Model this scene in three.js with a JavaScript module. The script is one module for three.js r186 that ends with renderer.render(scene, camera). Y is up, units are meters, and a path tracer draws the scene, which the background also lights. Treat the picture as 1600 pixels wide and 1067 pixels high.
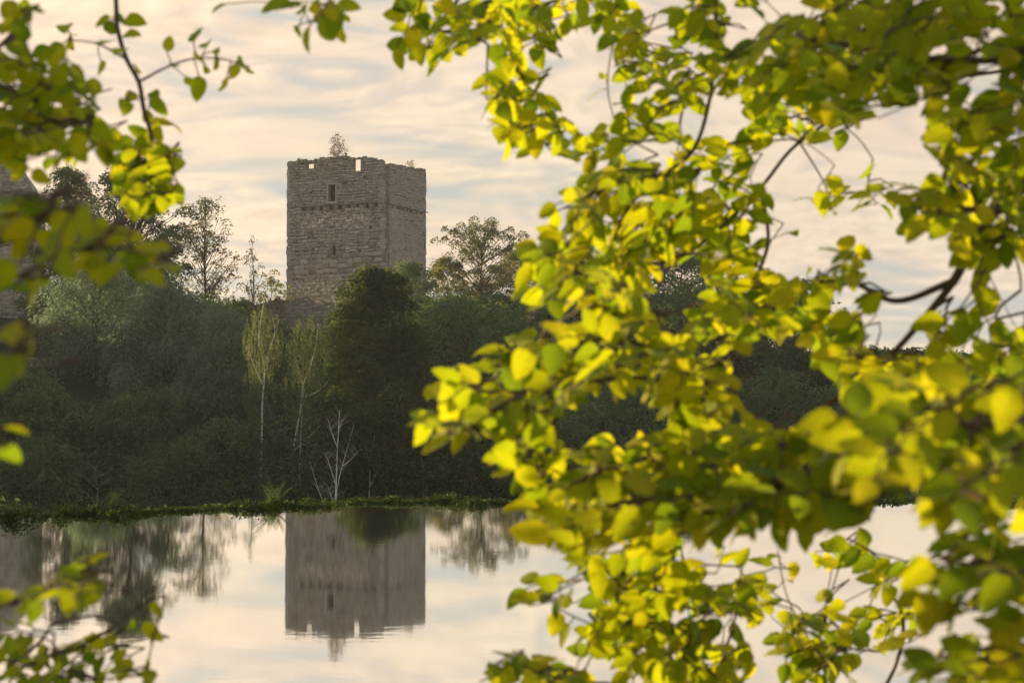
import * as THREE from 'three';
import { createNoise2D, createNoise3D } from 'simplex-noise';
import { mergeGeometries } from 'three/addons/utils/BufferGeometryUtils.js';

// ---------------------------------------------------------------- camera, sky, sun, exposure
function rng(seed) { let a = seed >>> 0; return () => { a = (a + 0x6D2B79F5) | 0; let t = Math.imul(a ^ (a >>> 15), 1 | a); t = (t + Math.imul(t ^ (t >>> 7), 61 | t)) ^ t; return ((t ^ (t >>> 14)) >>> 0) / 4294967296; }; }
const n2 = createNoise2D(rng(11)), n3 = createNoise3D(rng(12));
const clamp = (x, a = 0, b = 1) => Math.min(b, Math.max(a, x));
const smooth = (a, b, x) => { const t = clamp((x - a) / (b - a)); return t * t * (3 - 2 * t); };
const lerp = (a, b, t) => a + (b - a) * t;
const V = (x, y, z) => new THREE.Vector3(x, y, z);
const rad = (d) => d * Math.PI / 180;

const FOCAL = 2200, EYE = 1.6, PITCH = Math.atan(62.5 / FOCAL);      // focal length in photo pixels (1600 wide)
const scene = new THREE.Scene();
const camera = new THREE.PerspectiveCamera(2 * Math.atan(533.5 / FOCAL) * 180 / Math.PI, 1024 / 682, 0.1, 4000);
camera.position.set(0, EYE, 0);
camera.rotation.x = PITCH;
camera.focus = 120; camera.userData.fStop = 5.2;

const SUN_AZ = rad(51), SUN_EL = rad(9);                             // left of the view direction, beyond the castle
const sunDir = V(-Math.sin(SUN_AZ) * Math.cos(SUN_EL), Math.sin(SUN_EL), -Math.cos(SUN_AZ) * Math.cos(SUN_EL));
const EXPOSURE = 2.5, SKY = 0.40;

function fbm3(x, y, z, oct) { let s = 0, a = 0.5, n = 0; for (let i = 0; i < oct; i++) { s += a * n3(x, y, z); n += a; x *= 2.03; y *= 2.03; z *= 2.03; a *= 0.52; } return s / n; }
function makeSky() {
  const W = 4096, H = 2048, data = new Float32Array(W * H * 4);
  const blue = [0.565, 0.58, 0.55], cream = [0.90, 0.73, 0.525], pink = [0.91, 0.70, 0.535], pale = [0.95, 0.81, 0.61];
  for (let j = 0; j < H; j++) {
    const el = (j + 0.5) / H * Math.PI - Math.PI / 2, cy = Math.cos(el), sy = Math.sin(el);
    for (let i = 0; i < W; i++) {
      const k = (j * W + i) * 4; data[k + 3] = 1;
      if (sy < -0.02) { data[k] = 0.30 * SKY; data[k + 1] = 0.27 * SKY; data[k + 2] = 0.22 * SKY; continue; }
      const ph = ((i + 0.5) / W - 0.5) * 2 * Math.PI, dx = Math.cos(ph) * cy, dz = Math.sin(ph) * cy;
      const h = Math.max(sy, 0) + 0.10, px = dx / h, pz = dz / h;   // a cloud sheet seen in perspective
      const warp = 0.7 * n3(px * 0.5, pz * 0.5, 3.1), warp2 = .35 * n3(px * 1.7, pz * 1.7, 4.4);
      const big = fbm3(px * 0.5 + warp, pz * 0.6 - warp, 1.7, 4);
      const fine = sy < 0.6 ? fbm3(px * 2.2 + warp * 1.6 + warp2, pz * 2.9 + warp - warp2 * 2, 5.3, 7) : 0;
      const streak = sy < .6 ? fbm3(px * 6 + warp * 4 + warp2 * 3, pz * 9 + warp2 * 5, 2.2, 4) * clamp(.5 + 1.2 * n3(px * .9, pz * .9, 7.7)) : 0;
      const cover = smooth(-0.46, 0.30, big * 0.62 + fine * 0.62 + .16 * streak + 0.10 + .10 * smooth(.05, .2, sy));
      const tint = clamp(0.5 + 0.7 * n3(px * 0.4 + 9, pz * 0.6, 8.8) + 0.35 * fine);
      const g = clamp(dx * sunDir.x + sy * sunDir.y + dz * sunDir.z), glow = Math.pow(g, 6);
      const up = smooth(0.25, 0.95, sy), east = lerp(.72, 1, smooth(-.9, .75, (dx * sunDir.x + dz * sunDir.z)));   // the evening sky is dimmer away from the sun
      for (let c = 0; c < 3; c++) {
        const cl = (1 + .17 * streak) * lerp(lerp(cream[c], pink[c], tint), pale[c], clamp(0.35 + 0.8 * fine));
        let v = lerp(blue[c], cl, cover);
        v = lerp(v, [0.36, 0.46, 0.58][c] * (0.8 + 0.4 * cover), up * 0.85);
        v *= (1 + glow * [0.60, 0.46, 0.30][c]) * east * (c === 2 ? 1 + .25 * (1 - east) : 1);
        data[k + c] = v * SKY;
      }
    }
  }
  const t = new THREE.DataTexture(data, W, H, THREE.RGBAFormat, THREE.FloatType);
  t.mapping = THREE.EquirectangularReflectionMapping; t.magFilter = THREE.LinearFilter; t.needsUpdate = true;
  return t;
}
const skyTexture = makeSky();
scene.background = skyTexture; scene.environment = skyTexture;

const sun = new THREE.DirectionalLight(new THREE.Color().setRGB(1, 0.71, 0.36), 5);
sun.position.copy(sunDir.clone().multiplyScalar(300)); sun.target.position.set(0, 0, -60);
sun.position.add(sun.target.position); scene.add(sun, sun.target);
sun.castShadow = true; sun.shadow.mapSize.set(2048, 2048);
Object.assign(sun.shadow.camera, { left: -140, right: 140, top: 90, bottom: -90, near: 1, far: 700 });

const renderer = new THREE.WebGLRenderer({ antialias: true });
renderer.setSize(1024, 682);
renderer.toneMapping = THREE.LinearToneMapping;
renderer.toneMappingExposure = EXPOSURE;
renderer.shadowMap.enabled = true;
const HAZE = 0.00028;
if (HAZE > 0) scene.fog = new THREE.FogExp2(new THREE.Color().setRGB(0.82, 0.92, 1.0), HAZE);

// ---------------------------------------------------------------- helpers
const cosP = Math.cos(PITCH), sinP = Math.sin(PITCH);
function at(px, py, d) {                                              // the point seen at a photo pixel, d metres ahead
  const x = (px - 800) / FOCAL, y = (533.5 - py) / FOCAL;
  const wy = y * cosP + sinP, wz = -cosP + y * sinP, s = d / -wz;
  return V(x * s, EYE + wy * s, -d);
}
const names = new Map();
function numbered(name) { const n = names.get(name) ?? 0; names.set(name, n + 1); return n ? `${name}_${String(n).padStart(3, '0')}` : name; }
function tag(o, label, category, group, kind) { o.userData.label = label; if (category) o.userData.category = category; if (group) o.userData.group = group; if (kind) o.userData.kind = kind; return o; }
function lit(m) { m.castShadow = true; m.receiveShadow = true; return m; }
function group(name, p) { const g = new THREE.Group(); g.name = numbered(name); if (p) g.position.copy(p); scene.add(g); return g; }
function part(name, geo, mat, parent) { const m = lit(new THREE.Mesh(geo, mat)); m.name = name; parent.add(m); return m; }
function top(name, geo, mat) { const m = lit(new THREE.Mesh(geo, mat)); m.name = numbered(name); scene.add(m); return m; }

class MB {                                                            // collects triangles with vertex colours
  constructor() { this.p = []; this.c = []; this.u = []; this.i = []; }
  v(x, y, z, c, u = 0, w = 0) { this.p.push(x, y, z); this.c.push(c[0], c[1], c[2]); this.u.push(u, w); return this.p.length / 3 - 1; }
  leaf(c, d, n, L, W, col) {                                          // a pointed leaf: two faces, folded a little on the midrib
    const s = V(0, 0, 0).crossVectors(d, n).normalize(), h = W * 0.5, f = W * 0.13;
    const a = this.v(c.x - d.x * L * .5, c.y - d.y * L * .5, c.z - d.z * L * .5, col);
    const b = this.v(c.x + s.x * h + n.x * f, c.y + s.y * h + n.y * f, c.z + s.z * h + n.z * f, col);
    const e = this.v(c.x + d.x * L * .5, c.y + d.y * L * .5, c.z + d.z * L * .5, col);
    const g = this.v(c.x - s.x * h + n.x * f, c.y - s.y * h + n.y * f, c.z - s.z * h + n.z * f, col);
    this.i.push(a, b, e, a, e, g);
  }
  tube(pts, rs, sides, colf) {
    const up = V(0.31, 0.2, 0.93); let prev = -1, len = 0;
    for (let k = 0; k < pts.length; k++) {
      const t = pts[Math.min(k + 1, pts.length - 1)].clone().sub(pts[Math.max(k - 1, 0)]).normalize();
      const a = V(0, 0, 0).crossVectors(t, up).normalize(), b = V(0, 0, 0).crossVectors(t, a);
      if (k) len += pts[k].distanceTo(pts[k - 1]);
      const base = this.p.length / 3;
      for (let s = 0; s <= sides; s++) {
        const q = s / sides * 2 * Math.PI, r = rs[k], cx = Math.cos(q) * r, cz = Math.sin(q) * r;
        this.v(pts[k].x + a.x * cx + b.x * cz, pts[k].y + a.y * cx + b.y * cz, pts[k].z + a.z * cx + b.z * cz, typeof colf === 'function' ? colf(k, s % sides) : colf, s / sides, len);
      }
      if (prev >= 0) for (let s = 0; s < sides; s++) this.i.push(prev + s, prev + s + 1, base + s + 1, prev + s, base + s + 1, base + s);
      prev = base;
    }
  }
  geo() {
    const g = new THREE.BufferGeometry();
    g.setAttribute('position', new THREE.Float32BufferAttribute(this.p, 3));
    g.setAttribute('color', new THREE.Float32BufferAttribute(this.c, 3));
    g.setAttribute('uv', new THREE.Float32BufferAttribute(this.u, 2));
    g.setIndex(this.i); g.computeVertexNormals(); return g;
  }
}
function curve(pts, n) { return new THREE.CatmullRomCurve3(pts, false, 'centripetal').getPoints(n); }
function noiseTexture(size, f, seed, repeat = 1) {                    // tileable-enough grain, grey
  const d = new Uint8Array(size * size * 4), r = size / (2 * Math.PI);
  for (let j = 0; j < size; j++) for (let i = 0; i < size; i++) {
    const v = f(i, j, size); const k = (j * size + i) * 4; d[k] = d[k + 1] = d[k + 2] = clamp(v) * 255; d[k + 3] = 255;
  }
  const t = new THREE.DataTexture(d, size, size); t.wrapS = t.wrapT = THREE.RepeatWrapping; t.magFilter = THREE.LinearFilter; t.minFilter = THREE.LinearMipmapLinearFilter; t.generateMipmaps = true; t.repeat.set(repeat, repeat); t.needsUpdate = true; return t;
}
function wrapNoise(i, j, s, f, z) {                                   // noise that repeats without a seam
  const a = i / s * 2 * Math.PI, b = j / s * 2 * Math.PI;
  return n3(Math.cos(a) * f + Math.cos(b) * f * 1.31, Math.sin(a) * f + 7.1, Math.sin(b) * f * 1.17 + z);
}

// ---------------------------------------------------------------- terrain and pond
const shore = (x) => 18.2 + 0.5 * n2(x * 0.35, 3) - 1.5 * smooth(-2.6, -6.5, x) + 0.35 * n2(x * 1.3, 8) + 0.9 * smooth(2, 9, x);
function H(x, z) {
  const d = -z;
  if (d < 4.6) return lerp(-0.5, 0.32, smooth(4.6, 3.4, d)) + 0.05 * n2(x * 0.6, z * 0.6) + clamp(-d * 0.03, 0, 3);
  const s = shore(clamp(x, -30, 34)), side = Math.max(smooth(-24, -28, x), smooth(28, 33, x));
  if (d < s + 0.35) return lerp(lerp(-0.5, 0.02, smooth(s - 0.7, s + 0.2, d)), 0.25, side);
  const crest = 0.02 + 0.015 * n2(x * 0.9, d * 0.9);
  const fall = lerp(crest, -9, smooth(s + 0.5, 50, d)) - 0.16 * clamp(d - s - 0.3, 0, 6);
  const ridge = lerp(8.4, 4.5, smooth(2, 42, x)) + 1.2 * n2(x * 0.03, 5);
  let h = fall + smooth(80, 143, d) * (ridge + 9) * (d > s ? 1 : 0);
  if (d > 175) h = lerp(h, 2, smooth(175, 420, d));
  return h + (d > 30 ? 0.35 * n2(x * 0.12, d * 0.12) : 0);
}
{
  const xs = [], zs = [];
  for (let x = -30; x <= 34; x += 0.5) xs.push(x);
  for (let x = 38; x < 200; x += 6) { xs.push(x); xs.unshift(-x + 4); }
  for (const x of [260, 400, 700, 1200, 2000]) { xs.push(x); xs.unshift(-x); }
  for (let z = 8; z >= -26; z -= 0.4) zs.push(z);
  for (let z = -29; z >= -220; z -= 3.5) zs.push(z);
  for (const z of [-260, -320, -420, -600, -1000, -2000]) zs.push(z);
  for (const z of [14, 30, 80, 200, 600, 2000]) zs.unshift(z);
  const m = new MB();
  zs.forEach((z) => xs.forEach((x) => { const k = 0.75 + 0.35 * n2(x * 0.5, z * 0.5) + 0.2 * n2(x * 3, z * 3); m.v(x, H(x, z), z, [0.030 * k, 0.036 * k, 0.018 * k]); }));
  const nx = xs.length;
  for (let j = 0; j + 1 < zs.length; j++) for (let i = 0; i + 1 < nx; i++) { const a = j * nx + i; m.i.push(a, a + 1, a + nx + 1, a, a + nx + 1, a + nx); }
  const o = top('ground', m.geo(), new THREE.MeshPhysicalMaterial({ vertexColors: true, roughness: 1, specularIntensity: 0 }));
  tag(o, 'dark earth and grass of the banks and the castle hill', undefined, undefined, 'structure');
}
{
  const m = new MB(), w = [1, 1, 1];
  const xs = []; for (let x = -29; x <= 33.5; x += 0.5) xs.push(x);
  xs.forEach((x) => { m.v(x, 0, -3.9, w, x, -3.9); m.v(x, 0, -(shore(x) + 0.25), w, x, -(shore(x) + 0.25)); });
  for (let k = 0; k + 1 < xs.length; k++) { const a = 2 * k; m.i.push(a, a + 2, a + 3, a, a + 3, a + 1); }
  const ripple = noiseTexture(512, (i, j, s) => 0.5 + 0.28 * wrapNoise(i, j, s, 2.2, 1) + 0.15 * wrapNoise(i, j, s, 5.5, 2) + 0.07 * wrapNoise(i, j, s, 11, 3), 1);
  ripple.repeat.set(0.28, 0.45);
  const mat = new THREE.MeshPhysicalMaterial({ color: new THREE.Color().setRGB(0.93, 0.93, 0.9), metalness: 1, roughness: 0.03, bumpMap: ripple, bumpScale: 0.00012 });
  tag(top('pond_water', m.geo(), mat), 'still pond water mirroring the tower and the sky', undefined, undefined, 'structure');
}

// ---------------------------------------------------------------- masonry
const stoneGrain = noiseTexture(256, (i, j, s) => 0.5 + 0.3 * wrapNoise(i, j, s, 6, 4) + 0.25 * wrapNoise(i, j, s, 17, 5), 2, 1);
const stoneTones = [[.40, .385, .35], [.33, .315, .29], [.44, .42, .385], [.23, .22, .205], [.39, .375, .345], [.50, .475, .435], [.30, .29, .265], [.35, .325, .30]];
const stoneMats = stoneTones.map((c) => new THREE.MeshStandardMaterial({ color: new THREE.Color().setRGB(...c), roughness: 0.95, bumpMap: stoneGrain, bumpScale: 0.02, map: null }));
const stoneMix = new THREE.MeshPhysicalMaterial({ vertexColors: true, roughness: 0.95, specularIntensity: 0.3, bumpMap: stoneGrain, bumpScale: 0.02 });
const sr = rng(71);
function stoneBox(w, h, t) {                                          // a hewn block with uneven, chamfered face, back at z = 0
  const g = new MB(), j = () => (sr() - .5) * Math.min(w, h) * 0.16, c = [1, 1, 1], b = Math.min(w, h) * 0.13;
  const X = w / 2, Y = h / 2, back = [[-X, -Y], [X, -Y], [X, Y], [-X, Y]].map(([x, y]) => [x + j(), y + j() * .6]);
  const quad = (a, bb, cc, d) => { const k = [a, bb, cc, d].map((q) => g.v(q[0], q[1], q[2], c, q[0] + q[2], q[1])); g.i.push(k[0], k[1], k[2], k[0], k[2], k[3]); };
  const bk = back.map(([x, y]) => [x, y, 0]), fr = back.map(([x, y]) => [x - Math.sign(x) * b, y - Math.sign(y) * b, t * (0.8 + 0.4 * sr())]);
  quad(fr[0], fr[1], fr[2], fr[3]);
  for (let k = 0; k < 4; k++) quad(bk[k], bk[(k + 1) % 4], fr[(k + 1) % 4], fr[k]);
  return g.geo();
}
const stoneShapes = new Map();
function stoneShape(w, h) {                                           // a few variants of each size, shared
  const kw = Math.round(w / 0.1), kh = Math.round(h / 0.06), key = kw + '_' + kh + '_' + Math.floor(sr() * 2);
  if (!stoneShapes.has(key)) stoneShapes.set(key, stoneBox(Math.max(.1, kw * .1 - .045), Math.max(.08, kh * .06 - .05), 0.06));
  return stoneShapes.get(key);
}
function masonry(wall, { w, v0, v1, courseH, stoneW, holes = [], topOf, outline, singles, z = 0, flat = 1, tonePick, joint = () => 0 }) {
  // courses of stones on the outer face (z = 0 plane of wall, facing +z); returns merged rest
  const rest = []; let v = v0, n = 0;
  while (v < v1) {
    const ch = courseH(v) * (0.85 + 0.3 * sr()); let u = -sr() * 0.3;
    while (u < w) {
      const sw = stoneW(v) * (0.6 + 0.8 * sr()), a = Math.max(0.02, u), b = Math.min(w - 0.02, u + sw), cu0 = u; u += sw;
      const cu = (a + b) / 2, cv = v + ch / 2 + .10 * n2(cu0 * .45, v * .8) + .03 * (sr() - .5);
      if (b - a < 0.14) continue;
      if (topOf && v + ch > topOf(cu) - 0.03) continue;
      if (outline && !outline(cu, cv)) continue;
      if (holes.some((q) => b > q[0] + .02 && a < q[1] - .02 && v + ch > q[2] + .02 && v < q[3] - .02)) continue;
      const jn = joint(cu, cv), g = stoneShape(Math.max(.16, b - a - jn), Math.max(.14, ch * (.78 + .3 * sr()) - jn)), tone = tonePick ? tonePick(cu, cv) : Math.floor(sr() * stoneTones.length);
      if (n < singles && sr() < 0.999) {
        const m = part('stone', g, stoneMats[tone], wall); m.position.set(cu, cv, z); m.scale.set(1, 1, flat); m.rotation.z = (sr() - .5) * 0.03; n++;
      } else {
        const q = g.clone(); q.applyMatrix4(new THREE.Matrix4().compose(V(cu, cv, z), new THREE.Quaternion().setFromAxisAngle(V(0, 0, 1), (sr() - .5) * 0.03), V(1, 1, flat)));
        const ca = q.attributes.color, k = 0.9 + 0.2 * sr(); for (let i = 0; i < ca.count; i++) ca.setXYZ(i, ...stoneTones[tone].map((x) => x * k)); rest.push(q);
      }
    }
    v += ch;
  }
  return rest.length ? mergeGeometries(rest) : null;
}
function extrudeWall(shape, depth) { const g = new THREE.ExtrudeGeometry(shape, { depth, bevelEnabled: false, curveSegments: 4 }); g.translate(0, 0, -depth); return g; }
function rectHole(u0, u1, v0, v1) { const p = new THREE.Path(); p.moveTo(u0, v0); p.lineTo(u0, v1); p.lineTo(u1, v1); p.lineTo(u1, v0); p.closePath(); return p; }
// mortar: pale lime where repointed (patches), earthy elsewhere; uv in metres
function mortarTexture(w, h, zones) {
  const S = 512, d = new Uint8Array(S * S * 4), r = rng(5);
  for (let j = 0; j < S; j++) for (let i = 0; i < S; i++) {
    const u = i / S * w, v = j / S * h; let pale = 0;
    for (const [u0, u1, v0, v1, a] of zones) { const e = 0.5 * n2(u * 0.9, v * 1.4) + 0.35 * n2(u * 2.7, v * 3); if (u > u0 + e && u < u1 + e && v > v0 + e && v < v1 + e * .6) pale = Math.max(pale, a * clamp(0.75 + 0.6 * n2(u * 1.7 + 4, v * 2.3))); }
    const g = 0.9 + 0.22 * n2(u * 1.3, v * 1.3 + 9) + 0.15 * n2(u * 6, v * 6) + 0.1 * (r() - .5);
    const c = [lerp(150, 240, pale) * g, lerp(143, 232, pale) * g, lerp(130, 216, pale) * g], k = (j * S + i) * 4;
    d[k] = clamp(c[0], 0, 255); d[k + 1] = clamp(c[1], 0, 255); d[k + 2] = clamp(c[2], 0, 255); d[k + 3] = 255;
  }
  const t = new THREE.DataTexture(d, S, S); t.colorSpace = THREE.SRGBColorSpace; t.wrapS = t.wrapT = THREE.RepeatWrapping; t.magFilter = THREE.LinearFilter; t.repeat.set(1 / w, 1 / h); t.needsUpdate = true; return t;
}

// ---- the tower
{
  const T = rad(23.5), near = at(598, 470, 150), y0 = 7.5;
  const A = 12, B = 10, TH = 1.35;
  const tower = group('castle_tower', V(near.x, y0, near.z));
  tag(tower, 'square ruined stone tower with broken parapet and narrow window', 'tower');
  tower.rotation.y = -T;             // local +x runs along the front-left face to the near corner, +z points out of it
  // local frame: origin at the near corner, front face from x = -A to 0, right face runs to z = -B
  const Y = (py, d) => at(0, py, d).y - y0;
  const topFront = (u) => { const P = [[0, 252], [1.3, 250.5], [1.35, 249], [3.1, 249.5], [3.6, 247], [6, 245], [6.9, 243], [7.6, 243.4], [8.2, 246], [9.4, 244.5], [10.4, 245], [11.1, 248], [12, 249.5]]; let k = 1; while (k < P.length - 1 && P[k][0] < u) k++; const [a, b] = [P[k - 1], P[k]]; return Y(lerp(a[1], b[1], clamp((u - a[0]) / (b[0] - a[0]))), lerp(154.6, 150, u / 12)) + 0.08 * n2(u * 1.3, 1) + 0.05 * n2(u * 7, 2); };
  const topRight = (u) => Y(lerp(254, 261, smooth(0.5, 8, u)), lerp(150, 159, u / 10)) + 0.16 * n2(u * 2.1, 5) + 0.07 * n2(u * 6, 6) - 0.3 * smooth(0.9, 0.2, u);
  function wallShape(w, topOf, holes) {
    const s = new THREE.Shape(); s.moveTo(0, 0); s.lineTo(w, 0);
    for (let u = w; u > 0; u -= 0.22) s.lineTo(u, topOf(u) - 0.07 * Math.floor(((Math.sin(u * 37.7) + 1) / 2) * 2.2)); s.lineTo(0, topOf(0)); s.closePath();
    for (const h of holes) s.holes.push(rectHole(...h)); return s;
  }
  const led = Y(320.5, 152);
  const win = [5.2, 6.12, Y(313.5, 152), Y(288, 152)], slit = [5.78, 6.14, Y(398, 152), Y(383, 152)];
  const embA = [2.5, 3.35, Y(262, 153), Y(254, 153)], embB = [8.4, 9.22, Y(267.5, 151.5), Y(249, 151.5)];
  const putF = [], putR = [];
  for (let u = 1.9; u < 11.8; u += 1.02 + 0.2 * sr()) putF.push([u, u + 0.26 + 0.2 * sr(), led - 0.36 - 0.14 * sr(), led - 0.02 * sr()]);
  for (let u = 0.7; u < 9; u += 0.95 + 0.3 * sr()) putR.push([u, u + 0.18 + 0.1 * sr(), led - 0.28, led - 0.04]);
  for (const [u, v] of [[2.9, 300], [9.6, 281], [7.3, 288], [4.1, 350], [10.4, 360], [3.2, 390], [9.1, 395]]) putF.push([u, u + 0.2, Y(v, 152), Y(v, 152) + 0.2]);
  const holesF = [win, slit, embA, embB, ...putF];
  const mortarF = new THREE.MeshStandardMaterial({ map: mortarTexture(12, 20, [[0.1, 9, 2, Y(436, 152), 1], [1.8, 10.5, Y(356, 152), Y(333, 152), .9], [0.5, 5, Y(425, 152), Y(405, 152), .5], [4, 11, Y(380, 152), Y(362, 152), .35]]), roughness: 1, bumpMap: stoneGrain, bumpScale: 0.03 });
  const mortarR = new THREE.MeshStandardMaterial({ map: mortarTexture(11, 20, [[0.2, 3.6, 3, led - 0.5, .5], [4, 9, 3, 11, .3]]), roughness: 1, bumpMap: stoneGrain, bumpScale: 0.03 });
  const cut = Y(274, 153), lowS = new THREE.Shape(); lowS.moveTo(0, 0); lowS.lineTo(A, 0); lowS.lineTo(A, cut); lowS.lineTo(0, cut); lowS.closePath();
  const highS = wallShape(A, topFront, [embA, embB]); highS.curves = []; { const f = wallShape(A, topFront, []).getPoints().map((p) => new THREE.Vector2(p.x, Math.max(p.y, cut))); highS.setFromPoints(f); }
  const put1 = putF.filter((h) => h[3] < cut); for (const h of [win, slit, ...put1]) lowS.holes.push(rectHole(...h));
  const front = part('front_wall', extrudeWall(lowS, TH), mortarF, tower); front.position.set(-A, 0, 0);
  const parapet = part('parapet', extrudeWall(highS, 0.42), mortarF, tower); parapet.position.set(-A, 0, 0);
  const right = part('side_wall', extrudeWall(wallShape(B - TH, (u) => topRight(u + TH * 0), [...putR]), TH), mortarR, tower);
  right.rotation.y = Math.PI / 2; right.position.set(0, 0, -TH);
  const backTop = (u) => led + 2.6 + 0.6 * n2(u * 0.7, 33) + 0.25 * n2(u * 2, 34);
  const left = part('side_wall', extrudeWall(wallShape(B - TH, (u) => led + 4.1 + 0.3 * n2(u, 40), []), TH), mortarR, tower);
  left.rotation.y = -Math.PI / 2; left.position.set(-A, 0, -B);
  const back = part('back_wall', extrudeWall(wallShape(A - 2 * TH, backTop, []), TH), mortarR, tower); back.rotation.y = Math.PI; back.position.set(-TH, 0, -B);
  const shadeSlab = part('light_block_slab', new THREE.BoxGeometry(A - 2 * TH - .01, 0.3, B - 2 * TH - .01), mortarR, tower); shadeSlab.position.set(-A / 2, Y(280, 152), -B / 2);  // slab added above the window to block skylight, so the opening stays dark
  // stones of the front: the wide courses singly
  const courseH = (v) => v < 5.6 ? 0.42 : v < 7.6 ? 0.54 : v < led - 0.1 ? 0.34 : 0.29;
  const stoneW = (v) => v < 5.6 ? .78 : v < 7.6 ? 0.9 : v < led - 0.1 ? 0.62 : 0.5;
  const tonePick = (u, v) => { const n = n2(u * 0.5, v * 0.4); const dark = (v < 8 ? 0.5 : v < led ? .22 + .5 * smooth(9.6, 11.2, u) : 0.12) + 0.25 * n; return sr() < dark ? [3, 1, 6, 7][Math.floor(sr() * 4)] : [0, 2, 4, 5, 0, 7][Math.floor(sr() * 6)]; };
  const restF = masonry(front, { w: A, v0: 2.4, v1: 19, courseH, stoneW, holes: holesF, topOf: topFront, singles: 290, tonePick, joint: (u, v) => { const e = .5 * n2(u * .9, v * 1.4) + .35 * n2(u * 2.7, v * 3); return v < Y(436, 152) + e * .6 && u < 9 + e ? .12 : v > Y(356, 152) + e && v < Y(333, 152) + e * .6 && u > 1.8 + e && u < 10.5 + e ? .10 : .015; } });
  if (restF) tag(part('small_stones', restF, stoneMix, front), 'small weathered stones of the upper courses', undefined, undefined, 'stuff');
  const restR = masonry(right, { w: B - TH, v0: 2.4, v1: 19, courseH: (v) => courseH(v) * 1.0, stoneW: (v) => stoneW(v) * 0.95, holes: putR, topOf: topRight, singles: 0, flat: 0.3, tonePick: (u, v) => [0, 2, 4, 0, 0, 4][Math.floor(sr() * 6)] });
  if (restR) tag(part('small_stones', restR, stoneMix, right), 'flat smoothed stones of the side wall', undefined, undefined, 'stuff');
  // string course, window frame, lintels
  for (let u = 0.05; u < A - 0.3;) { const w = 0.5 + 0.5 * sr(); const m = part('string_course_stone', stoneShape(Math.min(w, A - u), 0.2), stoneMats[Math.floor(sr() * 5)], tower); m.scale.z = 2.6; m.position.set(-A + u + w / 2, led + 0.12, 0); u += w; }
  for (let u = 0.3; u < B - 0.3;) { const w = 0.5 + 0.5 * sr(); const m = part('string_course_stone', stoneShape(w, 0.2), stoneMats[Math.floor(sr() * 5)], tower); m.scale.z = 2; m.rotation.y = Math.PI / 2; m.position.set(0, led + 0.1, -u - w / 2); u += w; }
  const wf = new THREE.Group(); wf.name = 'window_frame'; tower.add(wf);
  const bx = (name, w, h, d, x, y, z, mt) => { const m = part(name, new THREE.BoxGeometry(w, h, d), mt, wf); m.position.set(x, y, z); };
  const wm = (win[2] + win[3]) / 2, wh = win[3] - win[2];
  bx('jamb', 0.2, wh + 0.1, 0.5, -A + win[0] - 0.08, wm, -0.19, stoneMats[2]); bx('jamb', 0.2, wh + 0.1, 0.5, -A + win[1] + 0.08, wm, -0.19, stoneMats[4]);
  bx('lintel', 1.5, 0.26, 0.52, -A + (win[0] + win[1]) / 2, win[3] + 0.17, -0.18, stoneMats[0]); bx('sill', 1.4, 0.2, 0.56, -A + (win[0] + win[1]) / 2, win[2] - 0.13, -0.16, stoneMats[5]);
  // quoins on the near corner
  for (let v = 2.5, k = 0; v < topFront(11.9) - 0.5; k++) {
    const h = (v < 8 ? 0.46 : 0.36) * (0.85 + 0.3 * sr()), l = k % 2 ? 0.62 : 0.36, l2 = k % 2 ? 0.34 : 0.6;
    const q = part('quoin', new THREE.BoxGeometry(l, h - 0.035, l2), stoneMats[Math.floor(sr() * 8)], tower);
    q.position.set(-l / 2 + 0.04 + 0.02 * sr(), v + h / 2, -l2 / 2 + 0.045 + 0.03 * sr()); q.rotation.z = (sr() - .5) * 0.03; v += h;
  }
  for (let v = 2.5; v < topFront(.1) - .4;) { const h = .3 + .25 * sr(), l = .3 + .4 * sr(), q = part('quoin', new THREE.BoxGeometry(l, h - .03, .4), stoneMats[Math.floor(sr() * 8)], tower); q.position.set(-A + l / 2 - .03 - .12 * sr() * sr(), v + h / 2, -.2 + .05); q.rotation.z = (sr() - .5) * .05; v += h * (sr() < .2 ? 1.8 : 1); }
  for (let v = 2.5; v < topRight(8.5) - .4;) { const h = .3 + .25 * sr(), l = .3 + .4 * sr(), q = part('quoin', new THREE.BoxGeometry(.4, h - .03, l), stoneMats[Math.floor(sr() * 8)], tower); q.position.set(-.2 + .04, v + h / 2, -B + l / 2 - .03 - .14 * sr() * sr()); q.rotation.x = (sr() - .5) * .05; v += h * (sr() < .2 ? 1.8 : 1); }
  // broken blocks along the parapet edge
  for (let u = 0.3; u < A; u += 0.55 + 0.5 * sr()) { if (holesF.slice(2, 4).some((h) => u > h[0] - .3 && u < h[1] + .3)) continue; const g = stoneBox(0.35 + 0.3 * sr(), 0.16 + 0.12 * sr(), 0.35), m = part('parapet_stone', g, stoneMats[Math.floor(sr() * 8)], tower); m.position.set(-A + u, topFront(u) - 0.06, -0.38 - 0.02 * sr()); m.rotation.z = (sr() - .5) * .3; }
  for (let u = 0.3; u < B - TH; u += 0.6 + 0.5 * sr()) { const g = stoneBox(0.35 + 0.25 * sr(), 0.15 + 0.1 * sr(), 0.35), m = part('parapet_stone', g, stoneMats[Math.floor(sr() * 8)], tower); m.rotation.y = Math.PI / 2; m.position.set(-0.5 - 0.3 * sr(), topRight(u) - 0.07, -TH - u); }
}
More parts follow.
